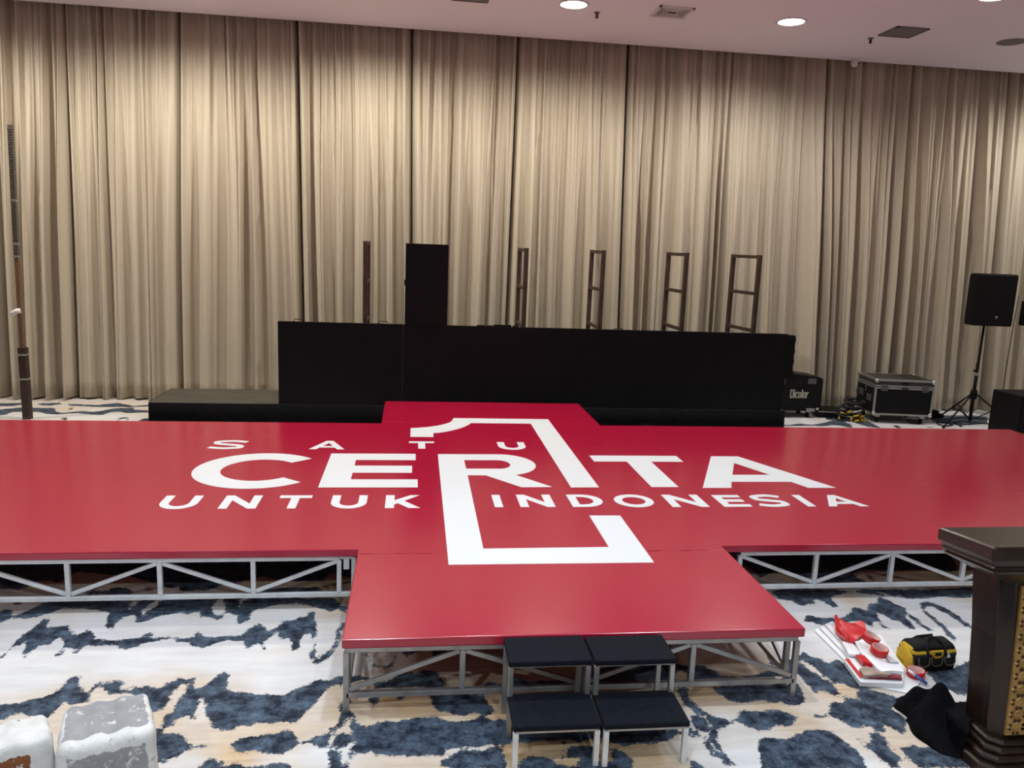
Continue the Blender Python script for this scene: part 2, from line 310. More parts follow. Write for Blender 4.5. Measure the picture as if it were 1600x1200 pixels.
# ------------------------------------------------------------------ floor: broadloom carpet with woven blots
BLOTS = '''-2.61,4.82 -2.52,4.87 -2.49,4.85 -2.45,4.93 -2.4,4.92 -2.35,4.91 -2.3,4.95 -2.24,5 -2.19,5.05 -2.1,5.04 -1.99,5.02 -1.9,4.97 -1.87,4.88 -1.86,4.8 -1.8,4.75 -1.8,4.83 -1.79,4.9 -1.74,4.94 -1.68,4.83 -1.61,4.86 -1.59,4.9 -1.53,4.93 -1.46,4.96 -1.37,4.94 -1.42,5.15 -1.62,5.15 -1.63,5.06 -1.67,4.97 -1.66,4.9 -1.71,4.99 -1.69,5.06 -1.65,5.15 -1.78,5.15 -1.77,5.06 -1.78,5.01 -1.8,5.05 -1.81,5.14 -2.33,5.17 -2.37,5.1 -2.41,5.02 -2.43,4.97 -2.46,4.96 -2.51,5.03 -2.54,5.05 -2.59,5.01 -2.68,4.97;-2.6,5.2 -2.51,5.2 -2.49,5.11 -2.51,5.11;-1.47,4.95 -1.41,4.93 -1.34,4.96 -1.32,4.89 -1.27,4.88 -1.19,4.84 -1.17,4.92 -1.16,4.95 -1.09,4.9 -1.06,4.78 -1.03,4.8 -1,4.84 -1.01,4.93 -0.97,4.98 -0.9,5.02 -0.84,5.05 -0.74,5.06 -0.66,5.03 -0.56,4.96 -0.51,4.92 -0.46,4.97 -0.4,4.89 -0.39,5 -0.44,5.01 -0.5,5.12 -0.53,5.13 -1.07,5.16 -1.09,5.12 -1.09,5.02 -1.1,5.01 -1.12,5.09 -1.11,5.16 -1.25,5.16 -1.2,5.04 -1.18,4.95 -1.2,4.89 -1.23,4.9 -1.27,4.97 -1.27,5.06 -1.27,5.15 -1.53,5.16;-2.28,4.42 -2.27,4.48 -2.27,4.55 -2.25,4.59 -2.24,4.63 -2.22,4.6 -2.19,4.5 -2.17,4.42 -2.15,4.42 -2.15,4.5 -2.14,4.57 -2.08,4.57 -2.07,4.67 -2.02,4.62 -1.99,4.53 -2,4.48 -2,4.44 -1.97,4.43 -1.97,4.53 -1.94,4.53 -1.9,4.46 -1.88,4.47 -1.89,4.52 -1.86,4.55 -1.78,4.55 -1.73,4.56 -1.68,4.53 -1.62,4.48 -1.62,4.51 -1.58,4.53 -1.54,4.57 -1.49,4.58 -1.47,4.6 -1.48,4.62 -1.55,4.63 -1.59,4.65 -1.63,4.63 -1.71,4.61 -1.77,4.61 -1.85,4.63 -1.88,4.68 -1.93,4.77 -1.94,4.78 -1.95,4.73 -1.96,4.69 -2,4.7 -2.05,4.77 -2.07,4.81 -2.11,4.8 -2.14,4.79 -2.19,4.8 -2.21,4.86 -2.24,4.92 -2.27,4.92 -2.25,4.84 -2.27,4.78 -2.29,4.69 -2.29,4.58 -2.28,4.49 -2.3,4.45;-1.59,4.67 -1.55,4.7 -1.53,4.65 -1.57,4.64;-1.38,4.61 -1.31,4.62 -1.25,4.64 -1.2,4.62 -1.14,4.62 -1.08,4.63 -1.01,4.63 -0.99,4.7 -0.95,4.78 -0.91,4.78 -0.89,4.73 -0.86,4.67 -0.82,4.72 -0.78,4.81 -0.73,4.81 -0.69,4.85 -0.65,4.86 -0.64,4.93 -0.61,4.94 -0.59,4.82 -0.56,4.66 -0.55,4.5 -0.54,4.38 -0.53,4.32 -0.5,4.34 -0.5,4.38 -0.46,4.41 -0.44,4.51 -0.44,4.61 -0.43,4.7 -0.41,4.77 -0.39,4.77 -0.39,4.72 -0.41,4.66 -0.41,4.53 -0.43,4.42 -0.45,4.34 -0.48,4.31 -0.52,4.26 -0.55,4.3 -0.57,4.37 -0.56,4.5 -0.58,4.6 -0.61,4.64 -0.63,4.62 -0.65,4.55 -0.64,4.47 -0.66,4.42 -0.68,4.43 -0.69,4.52 -0.71,4.58 -0.75,4.57 -0.78,4.61 -0.8,4.67 -0.82,4.63 -0.85,4.56 -0.86,4.53 -0.83,4.47 -0.85,4.44 -0.87,4.53 -0.9,4.53 -0.92,4.47 -0.95,4.47 -0.95,4.52 -0.98,4.56 -1.03,4.55 -1.07,4.58 -1.12,4.56 -1.16,4.52 -1.21,4.48 -1.26,4.51 -1.3,4.56 -1.37,4.57;-1.31,4.65 -1.28,4.7 -1.25,4.66 -1.28,4.64;-1.52,4.63 -1.44,4.64 -1.36,4.61 -1.3,4.63 -1.26,4.54 -1.31,4.57 -1.37,4.6 -1.44,4.6 -1.49,4.59;-2.16,3.92 -2.11,3.95 -2.06,3.96 -2.01,3.97 -1.96,3.97 -1.93,4 -1.87,4.02 -1.84,4.06 -1.83,4.12 -1.83,4.2 -1.8,4.21 -1.78,4.22 -1.76,4.17 -1.75,4.12 -1.69,4.05 -1.67,4.07 -1.66,4.13 -1.64,4.15 -1.58,4.13 -1.58,4.18 -1.55,4.16 -1.52,4.14 -1.51,4.07 -1.47,4.05 -1.43,4.07 -1.4,4.09 -1.34,4.07 -1.3,4.06 -1.29,4.12 -1.25,4.13 -1.24,4.19 -1.21,4.15 -1.16,4.16 -1.11,3.98 -1.18,4.1 -1.2,4.11 -1.24,4.04 -1.23,3.93 -1.23,3.87 -1.27,3.85 -1.32,3.84 -1.38,4 -1.41,4.02 -1.44,4.03 -1.52,4.02 -1.56,4.01 -1.6,4.09 -1.63,4.11 -1.65,4.06 -1.64,3.99 -1.64,3.96 -1.69,3.95 -1.71,3.93 -1.75,3.98 -1.75,3.96 -1.76,3.9 -1.77,3.83 -1.81,3.81 -1.85,3.84 -1.93,3.88 -1.97,3.85 -1.99,3.82 -2.09,3.8;-1.46,4.1 -1.41,4.07 -1.37,4.08 -1.31,4.06 -1.29,4.1 -1.23,4.13 -1.17,4.16 -1.13,4.05 -1.1,4.06 -1.06,4.12 -1.05,4.2 -1.01,4.21 -0.98,4.18 -0.98,4.12 -0.95,4.03 -0.9,4.01 -0.83,3.99 -0.78,3.97 -0.73,3.97 -0.65,3.96 -0.61,4.01 -0.54,4.05 -0.52,4.08 -0.48,4.1 -0.44,4.08 -0.38,4.13 -0.35,4.12 -0.35,4.04 -0.37,4.03 -0.4,4.05 -0.43,4 -0.46,3.93 -0.5,3.82 -0.54,3.73 -0.57,3.7 -0.64,3.72 -0.68,3.71 -0.75,3.72 -0.76,3.69 -0.81,3.7 -0.83,3.7 -0.83,3.65 -0.85,3.66 -0.9,3.66 -0.92,3.67 -0.96,3.69 -0.98,3.74 -1.02,3.83 -1.04,3.91 -1.07,3.99 -1.08,3.94 -1.07,3.85 -1.06,3.77 -1.07,3.75 -1.1,3.81 -1.12,3.79 -1.15,3.76 -1.15,3.71 -1.18,3.7 -1.21,3.74 -1.21,3.8 -1.19,3.83 -1.19,3.9 -1.19,3.96 -1.17,3.97 -1.17,4.07 -1.18,4.11 -1.22,4.1 -1.24,4.03 -1.23,3.92 -1.24,3.86 -1.31,3.84 -1.34,3.85 -1.4,3.92;-1.24,3.67 -1.23,3.7 -1.21,3.71 -1.18,3.66 -1.15,3.66 -1.1,3.66 -1.08,3.63 -1.04,3.59 -1,3.55 -1.02,3.52 -1.05,3.47 -1.09,3.46 -1.1,3.43 -1.14,3.43 -1.2,3.58;-0.99,3.55 -0.95,3.55 -0.95,3.54 -0.99,3.54;-0.84,3.54 -0.81,3.59 -0.76,3.6 -0.71,3.61 -0.63,3.63 -0.58,3.65 -0.55,3.63 -0.51,3.55 -0.47,3.55 -0.45,3.58 -0.41,3.6 -0.37,3.62 -0.35,3.66 -0.33,3.7 -0.34,3.77 -0.35,3.88 -0.33,3.89 -0.31,3.76 -0.31,3.67 -0.34,3.64 -0.36,3.6 -0.38,3.55 -0.35,3.49 -0.32,3.46 -0.3,3.4 -0.3,3.33 -0.33,3.33 -0.34,3.41 -0.35,3.45 -0.38,3.49 -0.42,3.5 -0.47,3.54 -0.5,3.53 -0.54,3.49 -0.58,3.46 -0.63,3.46 -0.69,3.49 -0.73,3.5 -0.76,3.47 -0.81,3.51;-0.95,3.38 -0.93,3.42 -0.9,3.45 -0.86,3.42 -0.82,3.44 -0.83,3.4 -0.79,3.41 -0.75,3.4 -0.74,3.38 -0.63,3.37 -0.63,3.39 -0.58,3.4 -0.53,3.37 -0.51,3.31 -0.78,3.28 -0.93,3.3;-0.41,4.12 -0.37,4.13 -0.36,4.1 -0.35,4.01 -0.37,4.02 -0.4,4.06;-0.33,4.13 -0.25,4.13 -0.19,4.09 -0.12,4.06 -0.04,4.15 0.01,4.16 0.05,4.15 0.1,4.16 0.18,4.15 0.18,4.08 0.21,4.03 0.22,3.99 0.16,3.98 0.1,3.98 0.05,4 -0.04,3.99 -0.13,4 -0.17,3.99 -0.19,4.05 -0.22,4.09 -0.28,4.08 -0.31,4.01 -0.32,4.03;-0.29,4.43 -0.25,4.43 -0.22,4.32 -0.19,4.25 -0.14,4.22 -0.1,4.23 -0.08,4.31 -0.07,4.34 -0.07,4.27 -0.09,4.21 -0.13,4.19 -0.19,4.23 -0.23,4.32 -0.27,4.37;-0.02,4.42 0.08,4.43 0.09,4.36 0.05,4.37 0.01,4.35 -0,4.31 -0.03,4.35;0.14,4.41 0.2,4.43 0.27,4.42 0.22,4.35 0.19,4.27 0.17,4.28 0.15,4.34;0.41,3.99 0.46,4.04 0.53,3.98 0.53,3.96 0.41,3.97;-0.2,3.91 -0.15,3.91 -0.15,3.84 -0.16,3.82 -0.18,3.85;-0.07,3.91 -0.01,3.91 -0.02,3.89 -0.04,3.88;0.12,3.91 0.43,3.91 0.42,3.85 0.43,3.81 0.46,3.78 0.45,3.72 0.42,3.7 0.39,3.72 0.35,3.74 0.31,3.71 0.27,3.71 0.23,3.74 0.21,3.76 0.2,3.75 0.15,3.78 0.13,3.86;-0.39,3.65 -0.35,3.66 -0.34,3.74 -0.35,3.86 -0.34,3.88 -0.3,3.81 -0.27,3.76 -0.25,3.69 -0.23,3.65 -0.16,3.66 -0.13,3.69 -0.08,3.69 -0.03,3.69 0.02,3.71 0.05,3.71 0.11,3.71 0.15,3.72 0.18,3.69 0.24,3.67 0.28,3.67 0.34,3.68 0.38,3.7 0.44,3.67 0.49,3.64 0.54,3.61 0.6,3.62 0.58,3.47 0.51,3.47 0.46,3.46 0.44,3.45 0.46,3.44 0.47,3.36 0.46,3.28 0.41,3.28 0.22,3.29 0.16,3.31 0.16,3.36 0.2,3.38 0.25,3.42 0.3,3.44 0.36,3.42 0.43,3.45 0.4,3.47 0.33,3.44 0.28,3.46 0.25,3.45 0.2,3.45 0.17,3.4 0.14,3.4 0.1,3.4 0.05,3.41 0.02,3.4 -0.03,3.41 -0.07,3.41 -0.12,3.42 -0.14,3.42 -0.16,3.45 -0.2,3.44 -0.23,3.45 -0.24,3.41 -0.26,3.39 -0.26,3.33 -0.28,3.33 -0.3,3.33 -0.34,3.33 -0.32,3.36 -0.3,3.34 -0.28,3.38 -0.27,3.46 -0.25,3.51 -0.23,3.56 -0.27,3.61 -0.28,3.68 -0.29,3.74 -0.31,3.73 -0.31,3.68 -0.34,3.64 -0.37,3.6;-0.35,3.56 -0.34,3.59 -0.31,3.62 -0.27,3.59 -0.26,3.55 -0.28,3.5 -0.3,3.49 -0.34,3.51;-0.37,3.47 -0.33,3.47 -0.3,3.41 -0.29,3.33 -0.35,3.33;0.49,3.48 0.46,3.5 0.47,3.67 0.54,3.65 1.36,3.63 1.38,3.49 1.31,3.44 1.23,3.43 1.2,3.41 1.16,3.43 1.1,3.41 1.06,3.41 1.01,3.44 0.99,3.49 0.93,3.47 0.89,3.47 0.85,3.46 0.8,3.48 0.77,3.44 0.77,3.37 0.78,3.33 0.74,3.34 0.75,3.42 0.77,3.48 0.71,3.47 0.66,3.48 0.6,3.47 0.55,3.48;0.53,3.33 0.57,3.36 0.64,3.36 0.69,3.34 0.71,3.3 0.76,3.28 0.81,3.28 0.84,3.35 0.87,3.36 0.89,3.31 0.93,3.3 0.98,3.3 0.99,3.37 0.97,3.41 1.01,3.39 1.06,3.35 1.08,3.29 1.07,3.23 0.51,3.27;0.77,3.41 0.88,3.43 0.92,3.4 0.92,3.36 0.86,3.33 0.78,3.34;0.59,4.09 0.67,4.02 0.82,4.02 0.92,4 0.91,3.96 0.57,3.97;1.08,4.13 1.25,4.15 1.43,4.15 1.54,4.19 1.58,4.16 1.65,4.12 1.62,4.04 1.57,4.1 1.48,3.96 1.04,3.96;1.69,4.15 1.74,4.12 1.8,4.06 1.77,3.98 1.72,4 1.66,4.02 1.67,4.08;1.51,3.91 1.56,3.9 1.54,3.82 1.55,3.74 1.58,3.66 1.62,3.62 1.55,3.43 1.48,3.37 1.48,3.32 1.5,3.29 1.51,3.32 1.47,3.43 1.42,3.47 1.38,3.48 1.41,3.54 1.43,3.5 1.47,3.45 1.5,3.42 1.54,3.47 1.58,3.55 1.57,3.62 1.52,3.66 1.5,3.75 1.49,3.83;1.48,3.62 1.52,3.65 1.56,3.6 1.57,3.55 1.51,3.5 1.47,3.52 1.46,3.57;1.35,3.3 1.38,3.27 1.41,3.21 1.34,3.21;1.56,4.17 1.6,4.11 1.63,4.14 1.71,4.11 1.72,4.06 1.79,4.04 1.83,4.01 1.9,3.99 1.97,4 2.05,4.02 2.14,4.07 2.21,4.04 2.23,3.99 2.21,3.95 1.63,3.96 1.59,3.97 1.62,4.06 1.57,4.08 1.51,4;1.51,3.91 1.55,3.91 1.53,3.84 1.53,3.75 1.55,3.69 1.58,3.64 1.63,3.62 1.68,3.58 1.73,3.59 1.77,3.66 1.79,3.68 1.82,3.66 1.89,3.66 1.97,3.65 1.98,3.66 2.02,3.64 2.06,3.59 2.02,3.54 1.98,3.51 1.92,3.52 1.86,3.49 1.8,3.48 1.76,3.53 1.72,3.57 1.68,3.56 1.63,3.52 1.59,3.51 1.55,3.43 1.55,3.38 1.54,3.32 1.56,3.26 1.56,3.22 1.52,3.24 1.5,3.29 1.5,3.34 1.47,3.39 1.47,3.45 1.44,3.48 1.39,3.49 1.42,3.57 1.45,3.55 1.48,3.51 1.49,3.47 1.49,3.4 1.51,3.36 1.52,3.4 1.52,3.46 1.56,3.54 1.59,3.57 1.59,3.6 1.55,3.65 1.51,3.7 1.49,3.75 1.49,3.81 1.49,3.85;1.48,3.63 1.51,3.65 1.55,3.62 1.57,3.57 1.54,3.54 1.52,3.5 1.49,3.53 1.47,3.58;1.7,3.91 2.19,3.91 2.22,3.9 2.21,3.82 2.16,3.72 2.11,3.69 2.04,3.69 2.04,3.74 2.01,3.73 1.96,3.73 1.95,3.76 1.9,3.75 1.83,3.74 1.79,3.74 1.75,3.75 1.73,3.8 1.71,3.84;2.17,4.28 2.18,4.22 2.21,4.19 2.22,4.12 2.24,4.08 2.29,4.17 2.39,4.21 2.43,4.24 2.47,4.19 2.49,4.11 2.57,4.14 2.63,4.11 2.6,3.93 2.56,3.86 2.49,3.89 2.43,3.91 2.42,4 2.41,4.07 2.39,4.12 2.37,4.17 2.34,4.13 2.36,4.04 2.39,3.98 2.41,3.89 2.42,3.82 2.39,3.75 2.36,3.78 2.34,3.83 2.32,3.88 2.28,3.79 2.27,3.83 2.27,3.93 2.26,4 2.26,4.06 2.19,4.07 2.16,4.12;2.24,3.61 2.32,3.7 2.4,3.71 2.43,3.77 2.46,3.75 2.49,3.68 2.37,3.47 2.31,3.48 2.27,3.56;1.76,3.41 1.79,3.43 1.85,3.42 1.91,3.41 1.97,3.42 1.97,3.44 2.03,3.45 2.05,3.48 2.08,3.47 2.12,3.48 2.18,3.44 2.2,3.37 2.23,3.3 2.2,3.15 1.68,3.19 1.71,3.27 1.72,3.31;1.35,3.29 1.38,3.26 1.4,3.21 1.35,3.22;2.13,3.6 2.2,3.6 2.21,3.59 2.16,3.58;2.62,5.12 2.75,5.09 2.82,5.06 2.77,4.9 2.75,4.96 2.69,4.95 2.62,4.98;2.78,5.14 2.97,5.13 2.87,4.94 2.83,4.89 2.8,4.95 2.79,5.04;2.9,5.15 3.21,5.11 3.09,5.08 3.01,5.01 3,4.94 3,4.86 2.96,4.83 2.94,4.92 2.9,4.96 2.86,4.99;3.22,5.12 4.2,5.08 4.1,4.95 4.02,4.94 3.89,4.97 3.8,4.96 3.66,4.94 3.59,5.01 3.49,4.99 3.45,5.06 3.34,5.09;2.6,4.65 2.67,4.67 2.7,4.75 2.74,4.72 2.74,4.69 2.84,4.69 2.93,4.68 3.04,4.76 3.08,4.83 3.13,4.83 3.17,4.77 3.25,4.89 3.31,4.88 3.4,5.01 3.42,4.95 3.44,4.87 3.47,4.81 3.43,4.72 3.46,4.65 3.44,4.55 3.46,4.47 3.42,4.47 3.41,4.57 3.41,4.7 3.4,4.7 3.37,4.57 3.35,4.49 3.32,4.51 3.3,4.61 3.26,4.64 3.25,4.71 3.22,4.75 3.18,4.65 3.16,4.56 3.17,4.5 3.14,4.52 3.14,4.63 3.06,4.54 3.05,4.61 3,4.63 2.9,4.62 2.8,4.6 2.74,4.58 2.68,4.63;3.63,4.88 3.71,4.9 3.77,4.8 3.78,4.7 3.77,4.51 3.74,4.48 3.72,4.54 3.72,4.71 3.69,4.81 3.66,4.83 3.6,4.78 3.59,4.67 3.59,4.56 3.56,4.46 3.55,4.39 3.5,4.33 3.51,4.41 3.54,4.51 3.55,4.63 3.57,4.76;3.09,4 3.26,4.01 3.42,4.09 3.46,4.1 3.18,3.74 3.1,3.74 3.07,3.85 3.06,3.94;2.17,4.26 2.2,4.2 2.21,4.1 2.24,4.05 2.34,4.11 2.44,4.26 2.44,4.19 2.49,4.17 2.52,4.1 2.6,4.15 2.62,4.1 2.59,3.88 2.62,3.81 2.51,3.84 2.47,3.93 2.44,4.02 2.42,4.12 2.37,4.16 2.34,4.09 2.37,4.03 2.39,3.96 2.42,3.89 2.38,3.8 2.33,3.82 2.29,3.85 2.28,3.95 2.27,4.02 2.21,4.04 2.16,4.12;2.22,3.6 2.33,3.71 2.39,3.7 2.44,3.78 2.49,3.71 2.51,3.79 2.61,3.82 2.65,3.79 2.72,3.74 2.73,3.7 2.82,3.76 2.82,3.73 2.69,3.65 2.62,3.64 2.65,3.58 2.62,3.5 2.57,3.42 2.54,3.41 2.51,3.47 2.49,3.5 2.45,3.43 2.43,3.45 2.39,3.49 2.34,3.48 2.31,3.51 2.28,3.53 2.25,3.57;2.38,3.44 2.42,3.43 2.44,3.39 2.41,3.33 2.41,3.25 2.42,3.2 2.39,3.21 2.37,3.15 2.32,3.16 2.3,3.21 2.31,3.27 2.29,3.31 2.28,3.4 2.31,3.36 2.32,3.32;2.47,3.3 2.54,3.33 2.58,3.29 2.71,3.33 2.75,3.33 2.73,3.21 2.73,3.13 2.45,3.15 2.45,3.2 2.45,3.26;3.06,3.97 3.16,4.01 3.35,4 3.13,3.72 3.09,3.77 3.04,3.84;-5.77,11.45 -5.66,11.49 -5.57,11.46 -5.37,11.5 -5.33,11.37 -5.39,11.27 -5.55,11.26 -5.67,11.25;-5.57,11.04 -5.44,11.02 -5.4,11.08 -5.32,11.15 -5.22,11.19 -5.08,11.18 -4.82,11.18 -4.7,10.94 -4.61,10.88 -4.49,10.95 -4.42,11.01 -4.26,10.96 -4.16,11.03 -4.12,11.12 -4.01,11.23 -3.82,11.27 -3.79,11.14 -3.6,11.09 -3.48,11 -3.78,10.89 -3.9,10.98 -4.02,10.97 -4.06,10.76 -4.27,10.81 -4.41,10.86 -4.52,10.83 -4.63,10.76 -4.77,10.81 -4.92,10.92 -5.03,10.92 -5.23,10.91 -5.23,10.73 -5.28,10.68 -5.4,10.69;-5.17,11.45 -5.04,11.49 -4.91,11.54 -4.84,11.44 -4.95,11.33 -5.08,11.36;-4.78,11.48 -4.37,11.4 -4.16,11.58 -4.07,11.52 -3.85,11.37 -3.64,11.52 -3.6,11.38 -3.83,11.3 -4.08,11.29 -4.32,11.27 -4.46,11.3 -4.66,11.35 -4.57,11.13 -4.6,11.03 -4.64,11.25;-4.47,10.44 -4.49,10.6 -4.43,10.61 -4.35,10.37 -4.45,10.51;-3.79,10.4 -3.79,10.63 -3.72,10.67 -3.64,10.55 -3.62,10.41 -3.72,10.6 -3.76,10.54 -3.74,10.39;-3.5,10.39 -3.49,10.56 -3.42,10.65 -3.33,10.37;5.34,10.63 5.45,10.59 5.64,10.69 5.83,10.61 6.13,10.8 6.39,10.99 6.47,10.91 6.44,10.63 6.33,10.41 6.24,10.58 6.14,10.62 5.92,10.52 5.77,10.56 5.29,10.51;6.34,11.18 6.46,11.05 6.27,10.94 6.23,10.99;6.62,11.1 6.75,11.01 6.73,10.47 6.65,10.51 6.58,10.73;6.79,11.16 6.9,11.11 6.8,10.45 6.75,10.43 6.7,10.78;7.08,10.61 7.16,10.64 7.15,10.48 7.04,10.45;7.54,11.05 7.84,11.06 7.56,10.68 7.45,10.72;8.07,11.17 8.46,11.39 8.96,11.42 9.17,11.33 8.78,10.82 8.23,10.66 8.03,10.79 7.92,10.88;7.54,10.59 7.71,10.52 7.59,10.48;-3.15,5.9 -2.51,5.86 -1.85,5.85 -1.6,5.85 -1.45,5.26 -1.55,5.28 -1.58,5.36 -1.62,5.32 -1.75,5.43 -1.84,5.45 -1.94,5.54 -2.07,5.56 -2.24,5.61 -2.35,5.63 -2.37,5.49 -2.4,5.44 -2.48,5.49 -2.55,5.46 -2.56,5.38 -2.61,5.34 -2.73,5.36 -2.89,5.37;-2.17,5.25 -2.13,5.31 -2.02,5.3 -2.01,5.35 -1.91,5.34 -1.84,5.26 -1.86,5.23;-1.73,5.85 -1.2,5.84 -0.54,5.87 -0.4,5.86 -0.42,5.46 -0.58,5.57 -0.6,5.41 -0.73,5.41 -0.86,5.41 -1.04,5.5 -1.14,5.45 -1.22,5.39 -1.31,5.35 -1.34,5.31 -1.39,5.28 -1.57,5.34;-1.03,5.23 -1,5.28 -0.88,5.3 -0.76,5.31 -0.63,5.31 -0.58,5.23 -0.66,5.21;2.61,5.72 2.71,5.84 4.53,5.78 4.33,5.42 4.19,5.4 4.1,5.46 3.79,5.44 3.61,5.48 3.41,5.4 3.44,5.23 3.06,5.25 3.08,5.33 2.92,5.33 2.89,5.44 2.8,5.45 2.64,5.34 2.64,5.51;2.63,5.11 2.75,5.16 3.09,5.12 3.53,4.97 3.7,5.09 4.23,5.12 4.13,4.99 3.63,4.95 3.49,4.98 3.37,5.09 3.23,5.09 3.11,5.04 3.02,5 2.99,4.84 2.95,4.83 2.92,4.98 2.85,4.98 2.82,4.9 2.73,4.87 2.68,4.99'''
TANS = '''-2.54,5.21,0.5 -2.2,5.05,0.45 -1.79,4.99,0.35 -1.39,4.97,0.3 -0.82,4.95,0.3 -0.5,5.03,0.7 -0.42,5.07,0.9 -2.26,4.76,0.25 -1.89,4.74,0.15 -1.5,4.68,0.2 -1.14,4.74,0.15 -0.76,4.81,0.15 -0.54,4.63,0.15 -0.47,4.71,0.3 -2.08,4.34,0 -1.58,4.38,0 -1.05,4.35,0 -0.65,4.13,0 -0.42,4.18,0.1 -1.73,3.83,0.6 -1.6,4.05,0.5 -1.18,4.06,0.6 -1.2,3.8,0.75 -1.06,3.85,0.35 -0.97,3.63,0.6 -0.87,3.59,0.75 -0.64,3.66,0.8 -0.49,3.65,0.6 -0.45,3.87,0.45 -0.35,3.86,0.9 -0.98,3.43,0.3 -0.79,3.47,0.9 -0.58,3.43,0.4 -0.4,3.44,0.2 -0.31,3.92,0.6 -0.13,4.23,0.5 -0.05,3.9,1 0.05,3.78,1 -0.11,3.7,0.7 0.2,3.5,0.6 0.29,3.44,0.2 -0.04,3.37,0.6 0.2,3.33,0.7 0.24,4.28,0.8 0.48,3.69,1 0.54,3.42,1 0.67,3.42,1 0.82,3.38,1 1.14,3.38,1 1.22,3.33,1 1.36,3.37,0.3 1.3,3.28,0.7 1.42,3.27,0.2 1.65,3.35,0.3 1.63,3.23,0.1 1.67,3.83,1 1.74,3.73,0.8 1.69,3.62,0.3 1.95,3.72,0.8 2.26,3.96,0.4 2.21,3.64,0.5 2.38,3.82,0.8 2.08,3.53,0.8 2.26,3.41,0.5 2.43,3.4,0.7 2.43,3.3,0.6 2.21,3.21,0.2 2.06,4.11,0.8 2.2,4.25,0.5 2.44,4.32,0.1 2.66,4.74,0.1 2.96,4.88,0.2 3.32,4.91,0.3 3.67,4.85,0.15 3.68,4.51,0.1 3.28,4.62,0.05 3.49,4.26,0.1 2.83,4.64,0.1 3.16,4.97,0.7 2.83,5.09,0.8 3.01,3.72,0.2 2.97,5.37,0.9 3.52,5.41,0.8 4.01,5.33,1 -1.94,5.43,0.8 -1.07,5.4,0.8 -0.62,5.33,1 -2.51,5.4,0.8 -4.66,11.08,0.5 -4.11,10.71,0.1 -4.78,10.6,0.1 -5.31,11.26,0.4 -3.86,11.13,0.5 5.81,10.77,0.05 7.22,10.75,0.05 8.54,11.12,0.1 1.34,4.08,0.8 0.89,4.1,0.9 0.6,4.12,0.9'''
def vnoise(x, y, seed):
    rs = np.random.RandomState(seed); g = rs.rand(64, 64)
    xi = np.floor(x).astype(int); yi = np.floor(y).astype(int); fx = x-xi; fy = y-yi
    fx = fx*fx*(3-2*fx); fy = fy*fy*(3-2*fy)
    a = g[xi % 64, yi % 64]; b = g[(xi+1) % 64, yi % 64]; c = g[xi % 64, (yi+1) % 64]; d = g[(xi+1) % 64, (yi+1) % 64]
    return (a*(1-fx)+b*fx)*(1-fy)+(c*(1-fx)+d*fx)*fy
